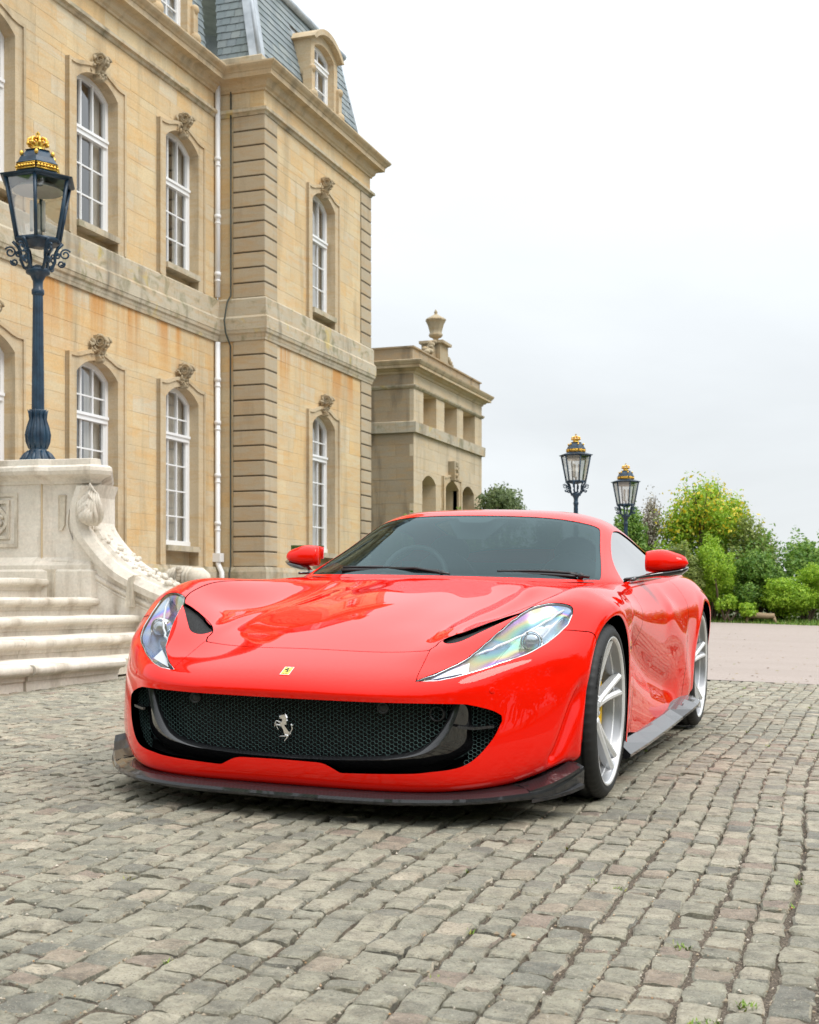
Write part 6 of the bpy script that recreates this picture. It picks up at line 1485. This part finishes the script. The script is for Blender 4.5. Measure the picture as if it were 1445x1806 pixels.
# ---- side skirts
for s_ in (1, -1):
    st_ = [(.395,.925,.165,.975,.120),(.8,.925,.165,.985,.124),(1.2,.928,.168,.990,.130),(1.55,.935,.175,.995,.138),(1.72,.94,.185,1.005,.150),(1.84,.945,.205,1.035,.178),(2.0,.95,.222,1.045,.192),(2.18,.955,.225,1.035,.196),(2.30,.955,.22,.99,.20)]
    m = MB(); V = []
    for (a, x0, z0, x1, z1) in st_: V += [(s_*(x0-.05), a, z0+.02), (s_*x0, a, z0), (s_*x1, a, z1), (s_*x1, a, z1-.012), (s_*(x1-.02), a, z1-.02), (s_*.80, a, .105)]
    m.add(V, [(i*6+j, (i+1)*6+j, (i+1)*6+j+1, i*6+j+1) for i in range(len(st_)-1) for j in range(5)]+[tuple(range(6)), tuple(range(48, 54))[::-1]]); cmb(m, 'side_skirt', M_carbon)
m = MB(); m.box((-.80, -.62, .10), (.80, 3.4, .125)); cmb(m, 'floor_pan', M_under)
m = MB()
for s_ in (1, -1):
    for (a, z, r) in ((0, .335, .40), (2.72, .345, .41)):
        n_ = 20; V = []
        for i in range(n_+1):
            t = -.35+(PI+.7)*i/n_; V += [(s_*.93, a+r*.955*math.cos(t), z+r*.955*math.sin(t)), (s_*.70, a+r*.82*math.cos(t), z+r*.82*math.sin(t))]
        m.add(V, [(2*i, 2*i+2, 2*i+3, 2*i+1) for i in range(n_)], 0, True)
        m.add([(s_*.70, a-r*.8, z-.25), (s_*.70, a+r*.8, z-.25), (s_*.70, a+r*.8, z+r*.7), (s_*.70, a-r*.8, z+r*.7)], [(0,1,2,3)])
cmb(m, 'wheel_well', M_under)
# ---- wheels
def make_wheel(cx, ca, cz, R, rr, wd, s_, cal):
    w = bpy.data.objects.new('wheel', None); COL.objects.link(w); w.parent = car; w.location = (cx, ca, cz)
    def W(mb, nm, mat):   # local: x outwards
        mb.v = [(s_*v[0], v[1], v[2]) for v in mb.v]; return cmb(mb, nm, mat, w)
    seg = 180; pr = [(rr-.004,-.004),(rr+.004,.0015),(rr+.014,.0035),(rr+.028,.0035),(R-.018,-.003),(R-.007,-.010),(R-.002,-.020),(R-.0005,-.034)]
    y = -.040
    for k in range(4): g0 = -.046-(wd-.09)*k/3; pr += [(R, g0+.004), (R-.006, g0), (R-.006, g0-.008), (R, g0-.012)]
    pr += [(R-.0005,-wd+.030),(R-.004,-wd+.014),(R-.02,-wd),(rr+.02,-wd-.004),(rr-.004,-wd)]
    V = []; F = []; n = len(pr)
    for i, (r, h) in enumerate(pr):
        for k in range(seg):
            t = 2*PI*k/seg; r2 = r
            if r > R-.012 and h < -.006 and h > -wd+.01 and k % 3 == 0: r2 = r-.0035
            V.append((h, r2*math.cos(t), r2*math.sin(t)))
    for i in range(n-1):
        for k in range(seg): F.append((i*seg+k, i*seg+(k+1) % seg, (i+1)*seg+(k+1) % seg, (i+1)*seg+k))
    m = MB(); m.add(V, F, 0, True); ty = W(m, 'tyre', M_rub)
    for e_ in (rr+.009,):
        m = MB(); m.lathe([(e_, .0030), (e_+.0012, .0048), (e_+.0024, .0030)], 96, axis='x', cap=False); W(m, 'tyre_bead_line', M_rub)
    m = MB()   # raised maker's name on the side wall
    TV, TF = text_mesh('MICHELIN', .021, .0006)
    for a0 in (33, 213):
        for_ = []; rm = (rr+R)/2+.004
        for (tx, tyy, tz) in TV:
            th = math.radians(a0)+s_*0-(tx*1.5)/rm*-1*(-1); r_ = rm+tyy*.9; ang = math.radians(a0)+(-tx*1.45/rm)*(-1 if s_ > 0 else 1)
            for_.append((.0042+tz, -r_*math.cos(ang)*(-1 if False else 1), r_*math.sin(ang)))
        m.add(for_, TF)
    W(m, 'tyre_lettering', M_letter)
    m = MB(); m.lathe([(rr-.004,-wd+.01),(rr-.02,-wd+.03),(rr-.030,-wd*.6),(rr-.034,-.10),(rr-.026,-.05),(rr-.017,-.028),(rr-.013,-.016),(rr-.009,-.007),(rr-.003,-.0005),(rr+.002,.002),(rr+.005,-.001),(rr+.004,-.006)], 96, axis='x', cap=False); W(m, 'rim_barrel', M_barrel)
    m = MB(); m.lathe([(rr-.022,-.040),(rr-.016,-.026),(rr-.0125,-.015),(rr-.0085,-.006),(rr-.003,.0005),(rr+.003,.003),(rr+.0065,0),(rr+.005,-.006)], 96, axis='x', cap=False); W(m, 'rim_lip', M_silver)
    ph0 = PI/2
    for p_ in range(5):
        m = MB()
        for sd in (-1, 1):
            ph = ph0+2*PI*p_/5; rows_ = []
            for t in np.linspace(0, 1, 9):
                r = .052+(rr-.014-.052)*t; a_ = ph+sd*math.radians(4.2+3.4*t); hx = -.056+.046*t**1.35; wv = (.0165-.003*math.sin(PI*t*.9)); th = .046-.014*t
                er = Vector((0, math.cos(a_), math.sin(a_))); et = Vector((0, -math.sin(a_), math.cos(a_))); c_ = er*r+Vector((hx, 0, 0)); tilt = sd*.35
                rows_.append([c_+et*(-wv)+Vector((-.006, 0, 0)), c_+et*(-wv*.35)+Vector((.004, 0, 0)), c_+et*(wv*.35)+Vector((.004, 0, 0)), c_+et*wv+Vector((-.006, 0, 0)), c_+et*(wv*.75)+Vector((-th, 0, 0)), c_-et*(wv*.75)+Vector((-th, 0, 0))])
            V = [p for r_ in rows_ for p in r_]; m.add(V, [(i*6+j, i*6+(j+1) % 6, (i+1)*6+(j+1) % 6, (i+1)*6+j) for i in range(8) for j in range(6)]+[tuple(range(6)), tuple(range(48, 54))[::-1]])
        W(m, 'spoke', M_silver)
    m = MB(); m.lathe([(.075,-.12),(.074,-.072),(.068,-.062),(.045,-.058),(.034,-.062),(.033,-.054),(.028,-.050),(.0005,-.049)], 40, axis='x', cap=False)
    for k in range(5): a_ = ph0+PI/5+2*PI*k/5; m.lathe([(.009,-.09),(.009,-.056),(.006,-.053),(.0005,-.053)], 8, axis='x', c=(0, .056*math.cos(a_), .056*math.sin(a_)), cap=False)
    W(m, 'hub', M_silver)
    m = MB(); m.lathe([(.19,-.125),(.195,-.128),(.195,-.155),(.19,-.158)], 72, axis='x'); m.lathe([(.09,-.12),(.085,-.10),(.04,-.10)], 40, axis='x'); W(m, 'brake_disc', M_disc)
    m = MB(); n_ = 12; V = []
    for i in range(n_+1):
        t = math.radians(cal-34+68*i/n_); 
        for (r, h) in ((.110,-.086),(.205,-.074),(.222,-.09),(.222,-.17),(.110,-.17)): V.append((h, r*math.cos(t), r*math.sin(t)))
    m.add(V, [(i*5+j, i*5+(j+1) % 5, (i+1)*5+(j+1) % 5, (i+1)*5+j) for i in range(n_) for j in range(5)]+[tuple(range(5)), tuple(range(60, 65))[::-1]]); W(m, 'brake_caliper', M_yel)
    return w
for s_ in (1, -1):
    make_wheel(s_*.963, 0, .335, .335, .281, .265, s_, -6); make_wheel(s_*.966, 2.72, .345, .345, .290, .315, s_, 178)
# ---- mirrors
for s_ in (1, -1):
    mr_ = bpy.data.objects.new('door_mirror', None); COL.objects.link(mr_); mr_.parent = car
    n_, k_ = 15, 24; V = []
    for i in range(n_+1):
        t = i/n_; x = .862+.196*t; e = (1-(max(0, t-.30)/.70)**2.6)**.5 if t > .3 else 1; hh = .066*(.86+.14*math.sin(PI*min(1, t*1.5)))*e; dd = .075*(.75+.25*t)*e**.8; zc = .920+.002*t; ac = 1.372+.03*t
        for k in range(k_):
            a_ = 2*PI*k/k_; ca, sa = math.cos(a_), math.sin(a_); fa = ca*dd if ca < 0 else ca*dd*.45
            V.append((s_*x, ac+fa, zc+hh*np.sign(sa)*abs(sa)**.85*(1 if sa > 0 else .72)))
    F = [(i*k_+k, i*k_+(k+1) % k_, (i+1)*k_+(k+1) % k_, (i+1)*k_+k) for i in range(n_) for k in range(k_)]+[tuple(range(k_))]
    m = MB(); m.add(V, F, 0, True); cmb(m, 'mirror_shell', M_red, mr_)
    m = MB(); pts = [(.80,1.14,.838),(.85,1.25,.850),(.90,1.33,.862),(.97,1.37,.872),(1.03,1.385,.884),(1.058,1.40,.898)]; V = []
    for i, (x, a, z) in enumerate(pts): h_ = (.010,.010,.014,.020,.018,.008)[i]; w_ = (.05,.04,.045,.055,.05,.03)[i]; V += [(s_*x, a-w_, z), (s_*x, a, z+h_), (s_*x, a+w_*.5, z+h_*.5), (s_*x, a, z-h_)]
    m.add(V, [(i*4+j, i*4+(j+1) % 4, (i+1)*4+(j+1) % 4, (i+1)*4+j) for i in range(5) for j in range(4)]+[(0,1,2,3), (23,22,21,20)], 0, True); cmb(m, 'mirror_arm', M_gblack, mr_)
    m = MB(); m.box((s_*1.04-.19*(s_ > 0), 1.405, .915), (s_*1.04+.19*(s_ < 0), 1.41, .985)); cmb(m, 'mirror_glass', M_chrome, mr_)
# ---- fender shield and small side badge
shp = [(-.016,.034),(0,.030),(.016,.034),(.020,.012),(.016,-.014),(0,-.038),(-.016,-.014),(-.020,.012)]
for s_ in (1, -1):
    a0, z0 = .50, .545
    i = int(np.argmin((BVf[:, 1]-a0)**2+(BVf[:, 2]-z0)**2+np.where(BVf[:, 0] < .7, 9, 0))); v, n = BVf[i], BNf[i]
    def Tsh(s, t, k): return (s_*(v[0]+n[0]*(.001+k)), v[1]+s*1.15-n[0]*0, v[2]+t*1.15)
    m = MB(); k = len(shp)
    m.add([Tsh(*p, 0.001) for p in shp]+[Tsh(*p, -.004) for p in shp], [tuple(range(k))]+[(i, (i+1) % k, k+(i+1) % k, k+i) for i in range(k)], 0)
    m.add([Tsh(p[0]*.86, p[1]*.86, .0018) for p in shp], [tuple(range(k))], 1)
    horse(m, lambda s, t, q_: Tsh(-s*s_, t+.0, .0022+q_), .0006, .45, 2); cmb(m, 'fender_shield', [M_chrome, plain('shield_yellow', (.88,.72,.05), .3), M_black])
    i = int(np.argmin((BVf[:, 1]-.46)**2+(BVf[:, 2]-.40)**2+np.where(BVf[:, 0] < .7, 9, 0))); v2, n2 = BVf[i], BNf[i]
    m = MB(); m.lathe([(.014, 0), (.014, .003), (.011, .004), (.0005, .004)], 14, axis='x', cap=False); m.v = [(s_*(v2[0]+p[0]), v2[1]+p[1], v2[2]+p[2]) for p in m.v]; cmb(m, 'side_badge', M_black)
    m = MB(); m.tube([(s_*(.935), 1.62+.12*t, .615+.004*math.sin(t*3)) for t in np.linspace(0, 1, 6)], [.004,.008,.009,.009,.008,.004], 6); cmb(m, 'door_handle', M_red)
# ---- wipers
for (x0, x1, a0, a1, nm) in ((-.0, -.52, .765, .865, 'wiper'), (.62, .27, .905, .80, 'wiper')):
    m = MB(); P = []
    for t in np.linspace(0, 1, 10): x = x0+(x1-x0)*t; zz = .847+.006*math.sin(PI*t)+.01*t*(1 if x1 < -.3 else .3); P.append((x, a0+(a1-a0)*t, zz))
    m.tube(P, .009, 6); m.tube([(p[0], p[1]+.014, p[2]+.014) for p in P], .007, 6); m.ball((x0+.02, a0-.0, .85), .016, 8, 6)
    m.tube([(x0+.06, a0-.01, .846), (x0-.12*np.sign(x0-x1), a0+.02, .872), (x0+(x1-x0)*.5, (a0+a1)/2+.01, .868)], .008, 6); cmb(m, nm, M_black)
m = MB(); V = []
for x in np.linspace(-.70, .70, 29):
    b = float(np.interp(abs(x), [0, .25, .46, .635, .72], [.700, .72, .775, .86, .93])); V += [(x, b, .822-.0*abs(x)), (x, b+.07, .846-.012*(abs(x)/.7))]
m.add(V, [(2*i, 2*i+2, 2*i+3, 2*i+1) for i in range(28)], 0, True); cmb(m, 'cowl_panel', M_black)
# ---- cabin
m = MB(); V = []
for x in np.linspace(-.68, .68, 21):
    b = float(np.interp(abs(x), [0, .46, .68], [.86, .95, 1.12])); hump = .025*math.exp(-((x+.36)/.18)**2); V += [(x, b, .80), (x, b+.12, .825+hump*.6), (x, b+.34, .82+hump), (x, b+.44, .78), (x, b+.46, .60)]
m.add(V, [(i*5+j, (i+1)*5+j, (i+1)*5+j+1, i*5+j+1) for i in range(20) for j in range(4)], 0, True); cmb(m, 'dashboard', M_dark)
m = MB(); c0 = Vector((-.36, 1.46, .82)); ax = Vector((0, .93, -.30)).normalized(); Rm = ax.to_track_quat('Z', 'Y').to_matrix()
m.tube([tuple(c0+Rm @ Vector((.175*math.cos(t), .175*math.sin(t), 0))) for t in np.linspace(0, 2*PI, 33)[:-1]], .014, 8, closed=True); m.ball(tuple(c0), .055, 12, 8, sc=(1, .6, 1))
for a_ in (0, PI, -PI/2): m.tube([tuple(c0), tuple(c0+Rm @ Vector((.17*math.cos(a_), .17*math.sin(a_), 0)))], .012, 6)
cmb(m, 'steering_wheel', plain('wheel_leather', (.22,.22,.22), .4))
for x in (-.36, .36):
    m = MB(); m.ball((x, 1.98, .68), .1, 14, 10, sc=(2.3, 1.0, 3.0)); m.ball((x, 2.06, .98), .08, 12, 8, sc=(1.5, .8, 1.1)); m.ball((x, 1.75, .38), .1, 12, 8, sc=(2.4, 2.6, .9)); cmb(m, 'seat', M_leather)
m = MB(); m.prism([(-.07, 1.02), (.07, 1.02), (.16, 1.12), (-.16, 1.12)], lambda s, z, n: (s, 1.30+(z-1.02)*1.0+n, z+.004), -.010, .0); cmb(m, 'sensor_housing', M_dark)
m = MB(); m.ball((0, 1.42, 1.075), .05, 14, 8, sc=(2.3, .45, .75)); m.tube([(0, 1.42, 1.10), (0, 1.40, 1.14)], .01, 6); cmb(m, 'rear_view_mirror', M_dark)
m = MB(); m.box((-.72, 1.2, .30), (.72, 3.1, .34)); m.box((-.75, 2.35, .3), (.75, 2.4, .92)); m.box((-.85, 1.0, .3), (-.80, 3.2, .80)); m.box((.80, 1.0, .3), (.85, 3.2, .80)); cmb(m, 'cabin_tub', M_dark)
